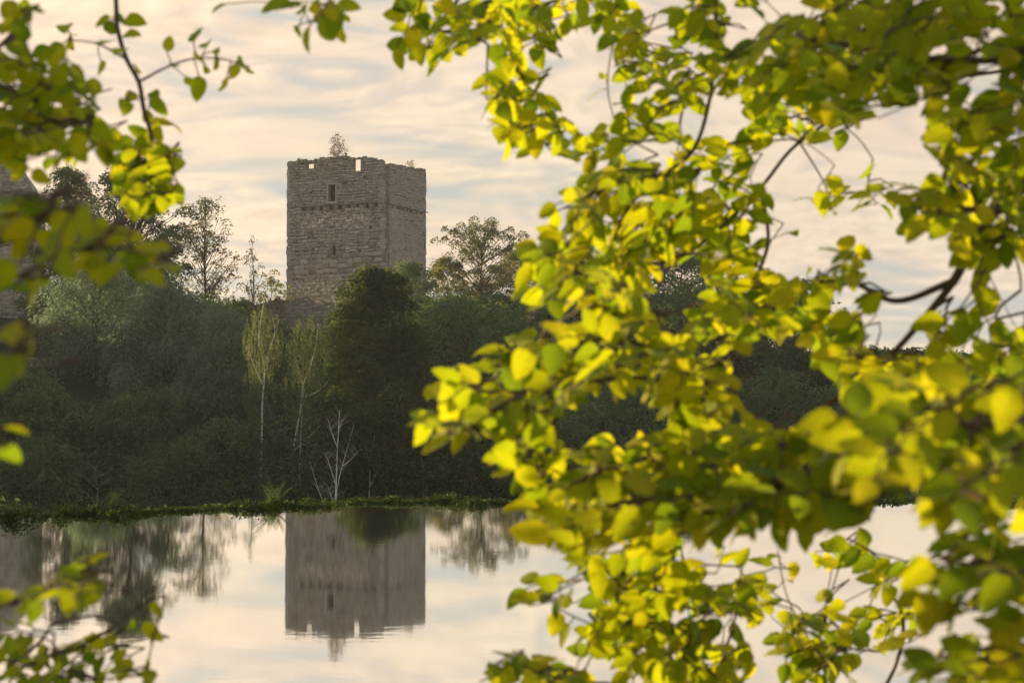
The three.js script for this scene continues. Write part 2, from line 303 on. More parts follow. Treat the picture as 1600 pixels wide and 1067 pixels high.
// ---- ruins beside it
function ruin(name, label, outlinePx, d, depth, singles, turn = 0, course = 0.4, sw = 0.7) {
  const pts = outlinePx.map(([x, y]) => at(x, y, d)), x0 = Math.min(...pts.map((p) => p.x)), yb = Math.min(...pts.map((p) => p.y));
  const g = group(name, V(x0, yb, -d)); g.rotation.y = turn; tag(g, label, 'wall');
  const s = new THREE.Shape(); pts.forEach((p, k) => k ? s.lineTo(p.x - x0, p.y - yb) : s.moveTo(p.x - x0, p.y - yb)); s.closePath();
  const w = Math.max(...pts.map((p) => p.x)) - x0, h = Math.max(...pts.map((p) => p.y)) - yb;
  const mat = new THREE.MeshStandardMaterial({ map: mortarTexture(w, h, [[0, w, 0, h, name === 'ruined_wall' ? 0 : .55]]), roughness: 1, bumpMap: stoneGrain, bumpScale: 0.03 });
  const body = part('wall_core', extrudeWall(s, depth), mat, g);
  const poly = pts.map((p) => [p.x - x0, p.y - yb]);
  const inside = (u, v) => { let c = false; for (let i = 0, j = poly.length - 1; i < poly.length; j = i++) { const [a, b] = poly[i], [e, f] = poly[j]; if ((b > v) !== (f > v) && u < (e - a) * (v - b) / (f - b) + a) c = !c; } return c; };
  const rest = masonry(body, { w, v0: 0, v1: h, courseH: () => course, stoneW: () => sw, outline: (u, v) => inside(u, v + course * .5) && inside(u - .25, v) && inside(u + .25, v), singles, tonePick: name === 'ruined_wall' ? () => [3, 6, 3, 7][Math.floor(sr() * 4)] : undefined });
  if (rest) tag(part('small_stones', rest, stoneMix, body), 'stones of the far end of the wall', undefined, undefined, 'stuff');
  return g;
}
ruin('ruined_gable', 'tall pale stone gable wall behind the leaves at the far left edge', [[-70, 640], [62, 640], [64, 330], [50, 292], [26, 258], [0, 240], [-60, 225], [-70, 235]], 150, 1.2, 260);
ruin('terrace_wall', 'low pale plastered wall half hidden among the left-hand shrubs', [[20, 680], [128, 680], [126, 566], [100, 556], [60, 560], [20, 556]], 122, 0.9, 60, 0, 0.5, 1.1);
ruin('ruined_wall', 'low dark broken wall at the foot of the tower', [[392, 520], [520, 520], [520, 474], [505, 470], [496, 476], [480, 464], [462, 466], [450, 473], [436, 466], [415, 472], [392, 478]], 146.5, 1.4, 150, 0, 0.32, 0.5);

// ---------------------------------------------------------------- trees
const foliage = (o = {}) => new THREE.MeshPhysicalMaterial({ vertexColors: true, roughness: 1, transmission: 0.48, thickness: 0, side: THREE.DoubleSide, specularIntensity: 0.12, ...o });
const leafMat = foliage(), barkMat = new THREE.MeshPhysicalMaterial({ vertexColors: true, roughness: 0.95, specularIntensity: 0.2 });
const G = {
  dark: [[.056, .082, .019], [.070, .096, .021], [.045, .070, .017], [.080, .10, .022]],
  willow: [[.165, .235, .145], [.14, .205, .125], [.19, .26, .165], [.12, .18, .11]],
  mid: [[.11, .175, .060], [.09, .15, .054], [.135, .20, .066], [.08, .135, .052]],
  ash: [[.12, .17, .065], [.10, .15, .06], [.14, .19, .07]],
  sunGold: [[.20, .205, .04], [.17, .19, .04], [.24, .22, .045]],  // yellow raised to put some of the low sun's gold into the leaves
  olive: [[.11, .125, .045], [.095, .11, .04], [.13, .135, .05]],
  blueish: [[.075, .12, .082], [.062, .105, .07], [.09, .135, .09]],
  birch: [[.12, .155, .055], [.10, .135, .05], [.14, .165, .06]],
  conifer: [[.07, .105, .05], [.085, .12, .055], [.06, .09, .045]],
};
const barkBrown = [.09, .075, .055], barkGrey = [.14, .125, .10], barkWhite = [.78, .77, .72];
const profiles = {
  dome: (t) => Math.pow(Math.max(0, 1 - Math.pow(Math.abs(t - .42) / .6, 2.2)), .55),
  ovoid: (t) => Math.pow(Math.max(0, 1 - Math.pow(t < .34 ? (.34 - t) / .42 : (t - .34) / .68, 1.9)), .62),
  column: (t) => Math.pow(Math.max(0, 1 - Math.pow(Math.abs(t - .45) / .57, 3)), .6),
  fan: (t) => (t < .15 ? t / .15 * .3 : .3 + .7 * smooth(.15, .65, t)) * Math.sqrt(Math.max(0, 1 - Math.pow(Math.max(0, t - .6) / .42, 2))),
  cone: (t) => Math.pow(1 - t, .8) * .95 + .02,
};
function makeCrown(o, r, wood, fol, base) {
  // base: where the crown starts on the trunk; o.h total, o.rx, o.bot share of bare trunk
  const prof = profiles[o.prof ?? 'dome'], ch = o.h * (1 - o.bot), ry = o.ry ?? o.rx, L = o.leaf ?? .24, cols = o.cols, droop = o.droop ?? .25;
  const lean = o.lean ?? [0, 0], trunkAt = (t) => V(base.x + lean[0] * t * o.h + .25 * n2(t * 2.2, o.seed), base.y + t * o.h, base.z + lean[1] * t * o.h + .25 * n2(t * 2.2, o.seed + 7));
  const tp = []; const TN = 9; for (let k = 0; k <= TN; k++) tp.push(trunkAt(k / TN * (o.trunkTop ?? .86)));
  wood.tube(tp, tp.map((_, k) => o.tr * (1 - .86 * k / TN) * (k ? 1 : 1.35)), 7, (k, s) => { const q = .8 + .4 * r(); return (o.bark ?? barkBrown).map((c) => c * q); });
  for (let k = 0; k < o.clumps; k++) {
    const t = o.tbias ? Math.pow(r(), o.tbias) : r(), a = r() * 2 * Math.PI, rr = prof(t) * Math.pow(r(), o.core ?? .42);
    const wob = 1 + (o.rough ?? .18) * n3(Math.cos(a) * 1.4, t * 3, Math.sin(a) * 1.4 + o.seed);
    const hgt = o.bot + (1 - o.bot) * t, c0 = trunkAt(hgt);
    const c = V(c0.x + Math.cos(a) * rr * o.rx * wob, c0.y, c0.z + Math.sin(a) * rr * ry * wob);
    const cr = (o.clumpR ?? .2) * Math.min(o.rx, 4.5) * (.6 + .8 * r());
    // limb to the clump
    if (r() < (o.limbs ?? .6)) {
      const s = trunkAt(Math.max(.08, hgt - (.10 + .16 * r()) * (.4 + rr))), m = s.clone().lerp(c, .55); m.y += (r() - .3) * .35;
      wood.tube([s, m, c.clone().add(V(0, .3 * cr, 0))], [o.tr * .34 * (1 - .6 * t), o.tr * .2 * (1 - .5 * t), .02], 4, (o.bark2 ?? o.bark ?? barkBrown).map((x) => x * (.75 + .4 * r())));
    }
    const tone = cols[Math.floor(r() * cols.length)], kk = .85 + .3 * r(), n = Math.round(o.leaves * (.5 + r()));
    const out = V(Math.cos(a) * rr, .25, Math.sin(a) * rr).normalize();
    for (let i = 0; i < n; i++) {
      let x, y, z;
      if (r() < (o.loose ?? .34)) { x = (r() + r() + r() - 1.5) * 1.15; y = (r() + r() + r() - 1.5) * .85; z = (r() + r() + r() - 1.5) * 1.15; }
      else { const q1 = r() * 6.283, up = -.35 + 1.35 * r(), hr = Math.sqrt(Math.max(0, 1 - up * up)), rr2 = .74 + .3 * r(); x = Math.cos(q1) * hr * rr2; y = up * .72 * rr2; z = Math.sin(q1) * hr * rr2; }
      const p = V(c.x + x * cr, c.y + y * cr - droop * cr * (x * x + z * z), c.z + z * cr);
      const d = V(x + (r() - .5) * .9 + out.x * .5, -.15 - droop + (r() - .5) * .9, z + (r() - .5) * .9 + out.z * .5).normalize();
      const nn = V((r() - .5) * 1.7, .25 + .55 * r(), (r() - .5) * 1.7).normalize(), q = kk * (.75 + .5 * r());
      const s2 = L * (.65 + .7 * r());
      fol.leaf(p, d, nn, s2, s2 * (o.aspect ?? .55), [tone[0] * q * (.92 + .16 * r()), tone[1] * q, tone[2] * q]);
    }
  }
}
function tree(name, label, grp, px, topY, d, o, category = 'tree') {
  const p = at(px, topY, d), gy = H(p.x, p.z); const seed = Math.round(px * 7 + topY * 3 + d), r = rng(seed * 13 + 5);
  const g = group(name, V(p.x, gy - 0.05, p.z)); tag(g, label, category, grp);
  const wood = new MB(), fol = new MB(), full = { h: p.y - gy, bot: .15, tr: .18, limbs: .6, seed, ...o };
  makeCrown(full, r, wood, fol, V(0, 0, 0));
  if (o.extra) o.extra(wood, fol, r, full);
  part('trunk', wood.geo(), barkMat, g); const cr = part('crown', fol.geo(), o.mat ?? leafMat, g); return g;
}
const W = (px, d) => px * d / FOCAL;       // photo pixels to metres at distance d
// dense hazy trees on the left
const hill = 'trees on the slope below the castle';
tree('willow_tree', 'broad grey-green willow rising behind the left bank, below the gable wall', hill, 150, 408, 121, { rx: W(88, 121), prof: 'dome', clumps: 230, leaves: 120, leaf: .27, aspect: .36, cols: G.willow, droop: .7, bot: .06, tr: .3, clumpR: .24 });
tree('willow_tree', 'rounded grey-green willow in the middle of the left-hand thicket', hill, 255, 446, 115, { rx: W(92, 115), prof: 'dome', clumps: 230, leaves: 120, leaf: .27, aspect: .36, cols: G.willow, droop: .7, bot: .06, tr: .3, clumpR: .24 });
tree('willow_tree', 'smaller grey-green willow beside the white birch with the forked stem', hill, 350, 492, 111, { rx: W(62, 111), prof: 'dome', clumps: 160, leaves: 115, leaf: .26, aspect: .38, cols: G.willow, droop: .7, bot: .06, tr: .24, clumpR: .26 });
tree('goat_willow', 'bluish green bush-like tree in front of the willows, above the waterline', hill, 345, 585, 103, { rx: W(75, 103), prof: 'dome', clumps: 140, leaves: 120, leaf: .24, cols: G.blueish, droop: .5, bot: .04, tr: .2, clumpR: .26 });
tree('goat_willow', 'dark olive bush-like tree at the left edge of the far bank', hill, 40, 590, 100, { rx: W(85, 100), prof: 'dome', clumps: 140, leaves: 120, leaf: .24, cols: G.mid, droop: .4, bot: .04, tr: .2, clumpR: .26 });
tree('goat_willow', 'dim green bush-like tree between the two grey willows near the water', hill, 205, 620, 101, { rx: W(85, 101), prof: 'dome', clumps: 140, leaves: 120, leaf: .24, cols: G.mid, droop: .5, bot: .04, tr: .2, clumpR: .26 });
// tall trees on the ridge left of the tower
tree('ash_tree', 'tall hazy broad tree rising above the willows, left of the tower', 'ridge trees left of the tower', 205, 250, 139, { rx: W(92, 139), prof: 'ovoid', clumps: 380, leaves: 105, leaf: .27, cols: G.ash, bot: .02, tr: .32, clumpR: .17, limbs: .9, rough: .35 });
tree('ash_tree', 'hazy tree with thin outer twigs just right of the stone gable', 'ridge trees left of the tower', 105, 268, 147, { rx: W(62, 147), prof: 'ovoid', clumps: 220, leaves: 100, leaf: .27, cols: G.ash, bot: .02, tr: .28, clumpR: .2, limbs: .9, rough: .35 });
tree('alder_tree', 'sparse tree with see-through twiggy crown against the sky, left of the tower', 'ridge trees left of the tower', 322, 312, 141, { rx: W(54, 141), prof: 'ovoid', clumps: 150, leaves: 30, leaf: .25, cols: G.olive, bot: .14, tr: .16, clumpR: .17, limbs: 1, rough: .5, core: .55 });
tree('young_ash', 'slender young tree with drooping sprays standing alone left of the tower', 'ridge trees left of the tower', 396, 362, 138, { rx: W(24, 138), prof: 'cone', clumps: 34, leaves: 17, leaf: .30, aspect: .3, cols: G.mid, bot: .2, tr: .08, clumpR: .28, limbs: 1, droop: .5 });
tree('hazel_bush', 'small yellowish sunlit bush at the left foot of the tower', 'sunlit bushes by the tower', 425, 422, 147, { rx: W(26, 147), prof: 'dome', clumps: 55, leaves: 42, leaf: .24, cols: G.sunGold, bot: .1, tr: .08, clumpR: .26 }, 'bush');
// trees right of the tower
tree('oak_tree', 'open-crowned oak with visible limbs against the sky, right of the tower', 'ridge trees right of the tower', 752, 345, 176, { rx: W(70, 176), prof: 'fan', clumps: 170, leaves: 95, leaf: .25, cols: G.olive, bot: .12, tr: .24, clumpR: .16, limbs: 1, rough: .4, core: .5 });
tree('maple_tree', 'golden sunlit rounded tree touching the right edge of the tower', 'ridge trees right of the tower', 700, 404, 172, { rx: W(34, 172), prof: 'dome', clumps: 100, leaves: 90, leaf: .24, cols: G.sunGold, bot: .12, tr: .14, clumpR: .24 });
tree('maple_tree', 'golden olive sunlit tree between the open oak and the foreground leaves', 'ridge trees right of the tower', 806, 396, 166, { rx: W(42, 166), prof: 'ovoid', clumps: 120, leaves: 90, leaf: .24, cols: [...G.sunGold, ...G.olive], bot: .1, tr: .16, clumpR: .22 });
tree('hornbeam_tree', 'soft green tree in front of the lower right corner of the tower', hill, 640, 412, 138, { rx: W(46, 138), prof: 'column', clumps: 140, leaves: 80, leaf: .24, aspect: .4, cols: G.ash, bot: .08, tr: .12, clumpR: .2, bark: barkGrey, droop: .5 });
tree('hornbeam_tree', 'full green tree in the hollow right of the tall dark tree', hill, 705, 470, 126, { rx: W(60, 126), prof: 'dome', clumps: 170, leaves: 105, leaf: .25, cols: G.mid, bot: .08, tr: .22, clumpR: .22 });
tree('hornbeam_tree', 'dim green tree partly behind the pointed yellow leaf cluster', hill, 775, 492, 121, { rx: W(62, 121), prof: 'dome', clumps: 170, leaves: 105, leaf: .25, cols: G.mid, bot: .08, tr: .22, clumpR: .22 });
tree('spruce_tree', 'young spruce with layered drooping branches beside the tall dark tree', hill, 742, 538, 108, { rx: W(48, 108), prof: 'cone', clumps: 120, leaves: 60, leaf: .26, aspect: .3, cols: G.conifer, bot: .03, tr: .14, clumpR: .2, droop: .8, limbs: 1 });
// the tall dark tree in the middle
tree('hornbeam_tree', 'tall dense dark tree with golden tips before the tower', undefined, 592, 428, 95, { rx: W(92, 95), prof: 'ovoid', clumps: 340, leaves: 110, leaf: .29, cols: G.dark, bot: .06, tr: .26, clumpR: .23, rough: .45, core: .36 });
// lower dark growth along the water, right of centre
const low = 'dark shrubs along the foot of the slope';
[[720, 662, 99, 60, 'dark shrub right of the tall dark tree'], [800, 640, 101, 62, 'dark shrub under the pointed yellow leaf cluster'], [890, 615, 103, 70, 'dark shrub seen in the gap of the leaves near the middle'], [985, 600, 104, 75, 'dark shrub in the gap beside the orange-brown twig'], [1105, 590, 105, 75, 'dark shrub low in the gap right of the orange-brown twig'], [1210, 585, 106, 80, 'dark shrub filling the largest dark gap in the right boughs'], [1310, 610, 106, 75, 'dark shrub under the lower end of the thick bough']]
  .forEach(([px, ty, d, w, label]) => tree('shade_shrub', label, low, px, ty, d, { rx: W(w, d), prof: 'dome', clumps: 110, leaves: 74, leaf: .25, cols: G.mid, bot: .03, tr: .16, clumpR: .28 }, 'shrub'));
tree('shade_shrub', 'small bluish bush hiding the foot of the forked birch', low, 428, 690, 95, { rx: W(42, 95), prof: 'dome', clumps: 70, leaves: 74, leaf: .2, cols: G.blueish, bot: .02, tr: .08, clumpR: .3 }, 'bush');
tree('shade_shrub', 'dark olive bush at the water left of the grey dead branches', low, 60, 690, 93, { rx: W(70, 93), prof: 'dome', clumps: 90, leaves: 74, leaf: .22, cols: G.mid, bot: .02, tr: .1, clumpR: .3 }, 'bush');
tree('shade_shrub', 'dark bush at the water right of the grey dead branches', low, 270, 700, 95, { rx: W(95, 95), prof: 'dome', clumps: 110, leaves: 74, leaf: .22, cols: G.mid, bot: .02, tr: .1, clumpR: .28 }, 'bush');
for (const [x, d, h, label] of [[-11.5, 19, 3.4, 'dense bush added on the dam out of view to shade the bank'], [-15, 24, 4.2, 'taller bush added on the dam out of view to shade the bank'], [-9.6, 23.5, 1.9, 'low bush added below the dam at the left to shade the bank']]) {  // bushes added at the left to keep low sun off the bank
  const px = 800 + x / d * FOCAL, ty = 596 - (H(x, -d) + h - EYE) / d * FOCAL;
  tree('added_shade_bush', label, 'bushes added on the dam for shade', px, ty, d, { rx: h * .75, prof: 'dome', clumps: 120, leaves: 80, leaf: .12, cols: G.mid, bot: .02, tr: .06, clumpR: .26 }, 'bush');
}
// trees glimpsed through the leaves on the right
const far = 'dark trees behind the leafy boughs';
[[880, 386, 150, 60, G.olive, 'olive tree top seen over the left rim of the right boughs'], [965, 440, 140, 75, G.mid, 'green tree behind the densest leaves in the middle'], [1062, 402, 138, 75, G.mid, 'tall dark tree seen through the gap above the brown twig'], [1180, 436, 134, 80, G.mid, 'dark tree whose top shows below the sky gap in the boughs'], [1280, 520, 126, 80, G.mid, 'dark green tree in the leaf gap right of the brown twig'], [1390, 552, 128, 85, G.olive, 'tree top under the thick dark bough'], [1500, 560, 130, 80, G.mid, 'tree top seen near the right edge below the thick bough'], [1600, 565, 130, 80, G.mid, 'tree at the far right edge behind the leaves']]
  .forEach(([px, ty, d, w, cols, label]) => tree('lime_tree', label, far, px, ty, d, { rx: W(w, d), prof: 'dome', clumps: 160, leaves: 90, leaf: .26, cols, bot: .06, tr: .24, clumpR: .2, rough: .3 }));

// birches: stems followed as they stand
function birch(label, d, stems, fol, category = 'birch') {
  const r = rng(Math.round(stems[0][0][0] * 91)), foot = at(stems[0][0][0], stems[0][0][1], d); foot.y = Math.min(foot.y, H(foot.x, foot.z));
  const g = group('birch_tree', foot); tag(g, label, category, 'birches at the foot of the slope');
  stems.forEach((st, k) => {
    const m = new MB(), dz = (r() - .5) * .6 * k, pts = st.map(([x, y], i) => at(x, y, d + dz * i / st.length).sub(foot));
    if (!k) pts.unshift(V(0, -.1, 0));
    const c = curve(pts, pts.length * 6), r0 = (fol ? 1.05 : .85) * (st.r ?? (k ? .045 : .085));
    for (let i = 0; i < (fol ? 5 : 9); i++) {                       // fine side twigs
      const q = c[Math.floor(c.length * (.35 + .62 * r()))], sgn = r() < .5 ? -1 : 1, l = .35 + .75 * r(), e = q.clone().add(V(sgn * l * (.4 + .4 * r()), l * (.5 + .5 * r()), (r() - .5) * l)), md = q.clone().lerp(e, .5).add(V(0, -.06, 0));
      m.tube([q, md, e], [.02, .014, .005], 4, [.34, .31, .28]);
      const e2 = md.clone().add(V(-sgn * l * .2, l * .45, (r() - .5) * .3)); m.tube([md, e2], [.011, .004], 3, [.32, .29, .26]);
    }
    m.tube(c, c.map((_, i) => r0 * (1 - .8 * i / c.length)), 6, () => { const q = r(); return q < .10 ? [.14, .13, .12] : barkWhite.map((x) => x * (.75 + .3 * q)); });
    part(k ? 'branch' : 'trunk', m.geo(), barkMat, g);
  });
  if (fol) {
    const m = new MB();
    for (const [px, py, rx, ry, n] of fol) for (let i = 0; i < n; i++) {
      const a = r() * 6.283, q = Math.sqrt(r()), x = px + Math.cos(a) * q * rx, y = py + Math.sin(a) * q * ry, p = at(x, y, d + (r() - .5) * 2.2 * W(rx, d)).sub(foot), nn = 5 + Math.floor(r() * 8);
      for (let k = 0; k < nn; k++) { const t = G.birch[Math.floor(r() * 3)], w = .8 + .4 * r(); m.leaf(p.clone().add(V((r() - .5) * .14, -k * .09, (r() - .5) * .14)), V((r() - .5), -1, (r() - .5)).normalize(), V(r() - .5, r() * .4, r() - .5).normalize(), .11, .075, t.map((c) => c * w)); }
    }
    part('crown', m.geo(), leafMat, g);
  }
  return g;
}
birch('forked white birch beside the small bluish bush', 97, [[[406, 780], [408, 700], [410, 620], [413, 575], [404, 535], [409, 490], [412, 465]], [[413, 578], [420, 548], [429, 520], [425, 492]], [[410, 600], [398, 575], [385, 540]]], [[410, 525, 32, 48, 320], [405, 610, 28, 50, 190]]);
birch('leaning twin-stemmed white birch left of the tall dark tree', 96, [[[448, 790], [452, 730], [460, 690], [470, 635], [474, 600], [484, 575], [493, 540], [497, 505]], Object.assign([[468, 790], [468, 720], [471, 660], [475, 600]], { r: .06 }), [[474, 605], [466, 580], [458, 545]], [[476, 620], [495, 612], [512, 596]], [[458, 705], [480, 685], [505, 660]]], [[483, 540, 36, 50, 340], [470, 610, 32, 40, 150]]);
birch('bare thin white birch standing before the tall dark tree', 91, [Object.assign([[520, 860], [523, 800], [525, 750], [527, 700], [530, 648], [531, 640]], { r: .085 }), Object.assign([[523, 790], [530, 745], [541, 705], [553, 662]], { r: .05 }), [[525, 760], [514, 725], [507, 705]], Object.assign([[521, 815], [505, 785], [494, 755], [484, 722]], { r: .04 }), [[527, 700], [518, 675], [512, 655]], [[535, 728], [548, 718], [560, 705]], [[522, 790], [512, 760]], [[529, 670], [536, 655]]], null);
birch('dim grey birch stem in the shade under the tall dark tree', 93, [Object.assign([[577, 820], [577, 760], [580, 715], [586, 675]], { r: .06 }), [[578, 760], [592, 730], [606, 706]], [[579, 730], [572, 700], [574, 680]]], [[585, 690, 14, 20, 30]]);
// grey dead branches at the left waterline
{
  const r = rng(404), foot = at(150, 800, 92); const g = group('dead_branch', foot); tag(g, 'pale grey dead branches sticking out over the left-hand waterline', 'dead branches');
  const runs = [[[150, 800], [152, 765], [148, 735], [160, 712]], [[152, 765], [130, 745], [112, 738]], [[150, 745], [168, 738], [172, 730]], [[150, 800], [165, 778], [176, 770]], [[150, 735], [136, 720], [146, 708]], [[152, 765], [166, 750], [170, 752]], [[150, 795], [136, 772], [120, 766]]];
  runs.forEach((st, k) => { const m = new MB(), c = curve(st.map(([x, y]) => at(x, y, 92 + (r() - .5)).sub(foot)), 10);
    for (let i = 0; i < 10; i++) { const q = c[2 + Math.floor(r() * 8)], e = q.clone().add(V((r() - .45) * .9, (r() - .35) * .6, (r() - .5) * .7)), md = q.clone().lerp(e, .5).add(V(0, .06, 0)); m.tube([q, md, e], [.011, .008, .003], 3, [.20, .19, .17]); }
    m.tube(c, c.map((_, i) => .03 * (1 - .75 * i / c.length)), 5, [.22, .205, .18]); part('branch', m.geo(), barkMat, g); });
}
// saplings on the tower's top
function sapling(label, px, topY, baseY, d, o) {
  const b = at(px, baseY, d), t = at(px, topY, d), g = group('wall_sapling', b); tag(g, label, 'sapling', 'plants growing on the tower top');
  const wood = new MB(), fol = new MB(), r = rng(px * 3); makeCrown({ h: t.y - b.y, bot: .12, tr: .035, limbs: 1, seed: px, prof: 'ovoid', leaf: .13, cols: [[.16, .10, .045], [.13, .09, .04], [.11, .1, .04]], clumpR: .3, bark: [.12, .09, .07], ...o }, r, wood, fol, V(0, -.3, 0)); part('trunk', wood.geo(), barkMat, g); part('crown', fol.geo(), leafMat, g);
}
sapling('thin reddish birch sapling growing on top of the tower', 527, 206, 246, 152.6, { rx: W(15, 153), clumps: 70, leaves: 12, leaf: .15, loose: 1 });
sapling('tiny dark bush on the top left corner of the tower', 468, 243, 252, 153.6, { rx: W(6, 153), clumps: 12, leaves: 9, cols: G.mid, leaf: .16 });
sapling('sparse low weeds on the right end of the tower parapet', 643, 246, 261, 157, { rx: W(9, 157), clumps: 26, leaves: 7, leaf: .13, loose: 1 });
sapling('little green shrub at the foot of the birch sapling on the tower', 540, 234, 247, 152, { rx: W(5, 153), clumps: 12, leaves: 9, cols: G.olive, leaf: .15 });

// the wood behind as one mass: fills what no single tree stands in front of
{
  const r = rng(900), wood = new MB(), fol = new MB();
  const spots = [];
  for (let x = -62; x < 75; x += 7) { spots.push([x + r() * 4, 108 + r() * 22, x < -42 ? 17 : x > 26 ? 7 : 9 + 3 * r(), G.mid]); }
  for (let x = 0; x < 24; x += 8) spots.push([x + r() * 4, 150 + r() * 20, 7 + 2 * r(), G.olive]);
  for (let x = -50; x < -24; x += 3.5) spots.push([x + r() * 2, 141 + r() * 6, 2.4 + 1.2 * r(), G.mid]);
  for (let x = -6; x < 26; x += 4) spots.push([x + r() * 2, 138 + r() * 8, (x < 12 ? 1.8 : 4) + 1.2 * r(), G.mid]);
  for (let d = 104; d < 146; d += 4.5) spots.push([-57 - 2 * r(), d, 25, G.mid]);  // tree row out of view, added to block sun from the willows
  for (let x = -58; x < 40; x += 6) spots.push([x + r() * 4, 92 + r() * 12, 5.5 + 2 * r(), G.mid]);
  for (const [x, d] of [[-34, 50], [-38, 54], [-42, 52], [-43, 58], [-48, 56], [-49, 62], [-54, 60]]) spots.push([x, d, 18.5, G.mid]);   // tall trees out of view, added to shade the far bank
  for (const [x, d, h, cols] of spots) {
    const b = V(x, H(x, -d) - .1, -d), px = 800 + x / d * FOCAL; const cap = px < -400 ? 100 : px < -30 ? 470 : px < 60 ? 575 : px < 300 ? 445 : px < 390 ? 472 : px < 535 ? 508 : px < 690 ? 482 : px < 850 ? 470 : px < 1250 ? 445 : 565, tall = at(px, cap, d).y - b.y; if (tall < 1.6) continue; 
    makeCrown({ h: Math.max(2.2, Math.min(h, tall)) , rx: Math.min(4.2, h * .55) + r(), bot: .06, tr: .2, limbs: .4, seed: Math.round(x * 10), prof: 'dome', clumps: 80, leaves: 60, leaf: .3, cols, clumpR: .26 }, r, wood, fol, b);
  }
  const o = top('background_wood', mergeGeometries([wood.geo(), fol.geo()]), leafMat); tag(o, 'hazy woodland filling the slope behind the single trees', 'woodland', undefined, 'stuff');
}
{ // undergrowth at the foot of the slope and along the dam crest
  const r = rng(901), fol = new MB();
  for (let k = 0; k < 1500; k++) { const d = 62 + r() * 42, x = (r() - .5) * 2 * (d * .40), y = H(x, -d), hh = .5 + 1.6 * r() * r(), cols = r() < .6 ? G.mid : G.mid, t = cols[Math.floor(r() * 3)];
    for (let i = 0; i < 26; i++) fol.leaf(V(x + (r() - .5) * 1.6, y + r() * hh, -d + (r() - .5) * 1.6), V(r() - .5, r() - .4, r() - .5).normalize(), V(r() - .5, .5, r() - .5).normalize(), .26, .16, t.map((c) => c * (.7 + .6 * r()))); }
  tag(top('undergrowth', fol.geo(), leafMat), 'dark undergrowth at the foot of the wooded slope', 'undergrowth', undefined, 'stuff');
}
{
  const r = rng(902), m = new MB();                                   // low leafy growth hanging over the far edge of the pond
  for (let k = 0; k < 3200; k++) {
    const x = -9 + 21 * r(), sh = shore(x), left = smooth(-2, -4, x), big = clamp(.5 + .8 * n2(x * .8, 4.4) + .4 * n2(x * 2.7, 7)), d = sh - .14 + .32 * r(), y0 = Math.max(H(x, -d), 0);
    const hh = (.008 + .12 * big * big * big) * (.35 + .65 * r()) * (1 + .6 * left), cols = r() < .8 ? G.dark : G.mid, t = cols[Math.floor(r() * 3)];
    const c0 = V(x, y0 + hh * r(), -d);
    for (let i = 0; i < 9; i++) { const dr = V(r() - .5, -.35 + .7 * r(), r() - .5).normalize(), q = .7 + .6 * r(), L = .03 + .035 * r(); m.leaf(V(c0.x + (r() - .5) * .13, Math.max(.004, c0.y + (r() - .5) * .08), c0.z + (r() - .5) * .13), dr, V(r() - .5, .6, r() - .5).normalize(), L, L * .5, t.map((v) => v * q)); }
  }
  for (let k = 0; k < 2600; k++) {                                    // thin sedge blades between
    const x = -9 + 21 * r(), d = shore(x) - .1 + .8 * r() * r(), y = Math.max(H(x, -d), -.02), h = .03 + .10 * r() * r(), w = .003, q = r() * 6.28, k2 = .6 + .6 * r(), c = [.05 * k2, .06 * k2, .022 * k2], cx = Math.cos(q) * w, cz = Math.sin(q) * w, lx = (r() - .5) * h, lz = (r() - .5) * h;
    const i0 = m.v(x - cx, y - .02, -d - cz, c), i1 = m.v(x + cx, y - .02, -d + cz, c), i2 = m.v(x + lx, y + h, -d + lz, c); m.i.push(i0, i1, i2);
  }
  tag(top('bank_undergrowth', m.geo(), leafMat), 'low dark leafy growth and sedge hanging over the far waterline', 'undergrowth', undefined, 'stuff');
}
// tufts on the far bank
function tuft(label, px, py, d, h, n, cols, spread = 1) {
  const b = at(px, py, d); b.y = Math.max(H(b.x, b.z), 0) - .02; const r = rng(px + 17), g = group('fern_tuft', b); tag(g, label, 'tuft', 'tufts on the far bank');
  for (let k = 0; k < n; k++) {
    const a = r() * 6.283, reach = h * (.35 + .6 * r()) * spread, hh = h * (.6 + .5 * r()), m = new MB(), pts = [];
    for (let i = 0; i <= 7; i++) { const t = i / 7; pts.push(V(Math.cos(a) * reach * t, hh * (1.5 * t - .55 * t * t), Math.sin(a) * reach * t)); }
    m.tube(pts, pts.map((_, i) => .003 * (1.1 - i / 8)), 4, cols[0]);
    for (let i = 1; i <= 7; i++) for (const s of [-1, 1]) for (const o of [0, .5]) { const t = pts[i].clone().lerp(pts[Math.max(0, i - 1)], o), l = h * .30 * (1.08 - i / 8), sd = V(-Math.sin(a) * s, .12, Math.cos(a) * s).add(V(Math.cos(a), .3, Math.sin(a)).multiplyScalar(.5)).normalize(); const q = .8 + .4 * r(); m.leaf(t.addScaledVector(sd, l / 2), sd, V(Math.cos(a) * -.5, 1, Math.sin(a) * -.5).normalize(), l, l * .28, cols[Math.floor(r() * cols.length)].map((c) => c * q)); }
    part('frond', m.geo(), leafMat, g);
  }
}
tuft('added fern tuft standing in for mirrored foliage left of the tower reflection', 428, 800, 18.0, .34, 15, G.mid);  // plant added in place of a reflection of sunlit foliage
tuft('green fern clump on the bank below the grey dead branches', 165, 815, 17, .32, 12, G.mid);

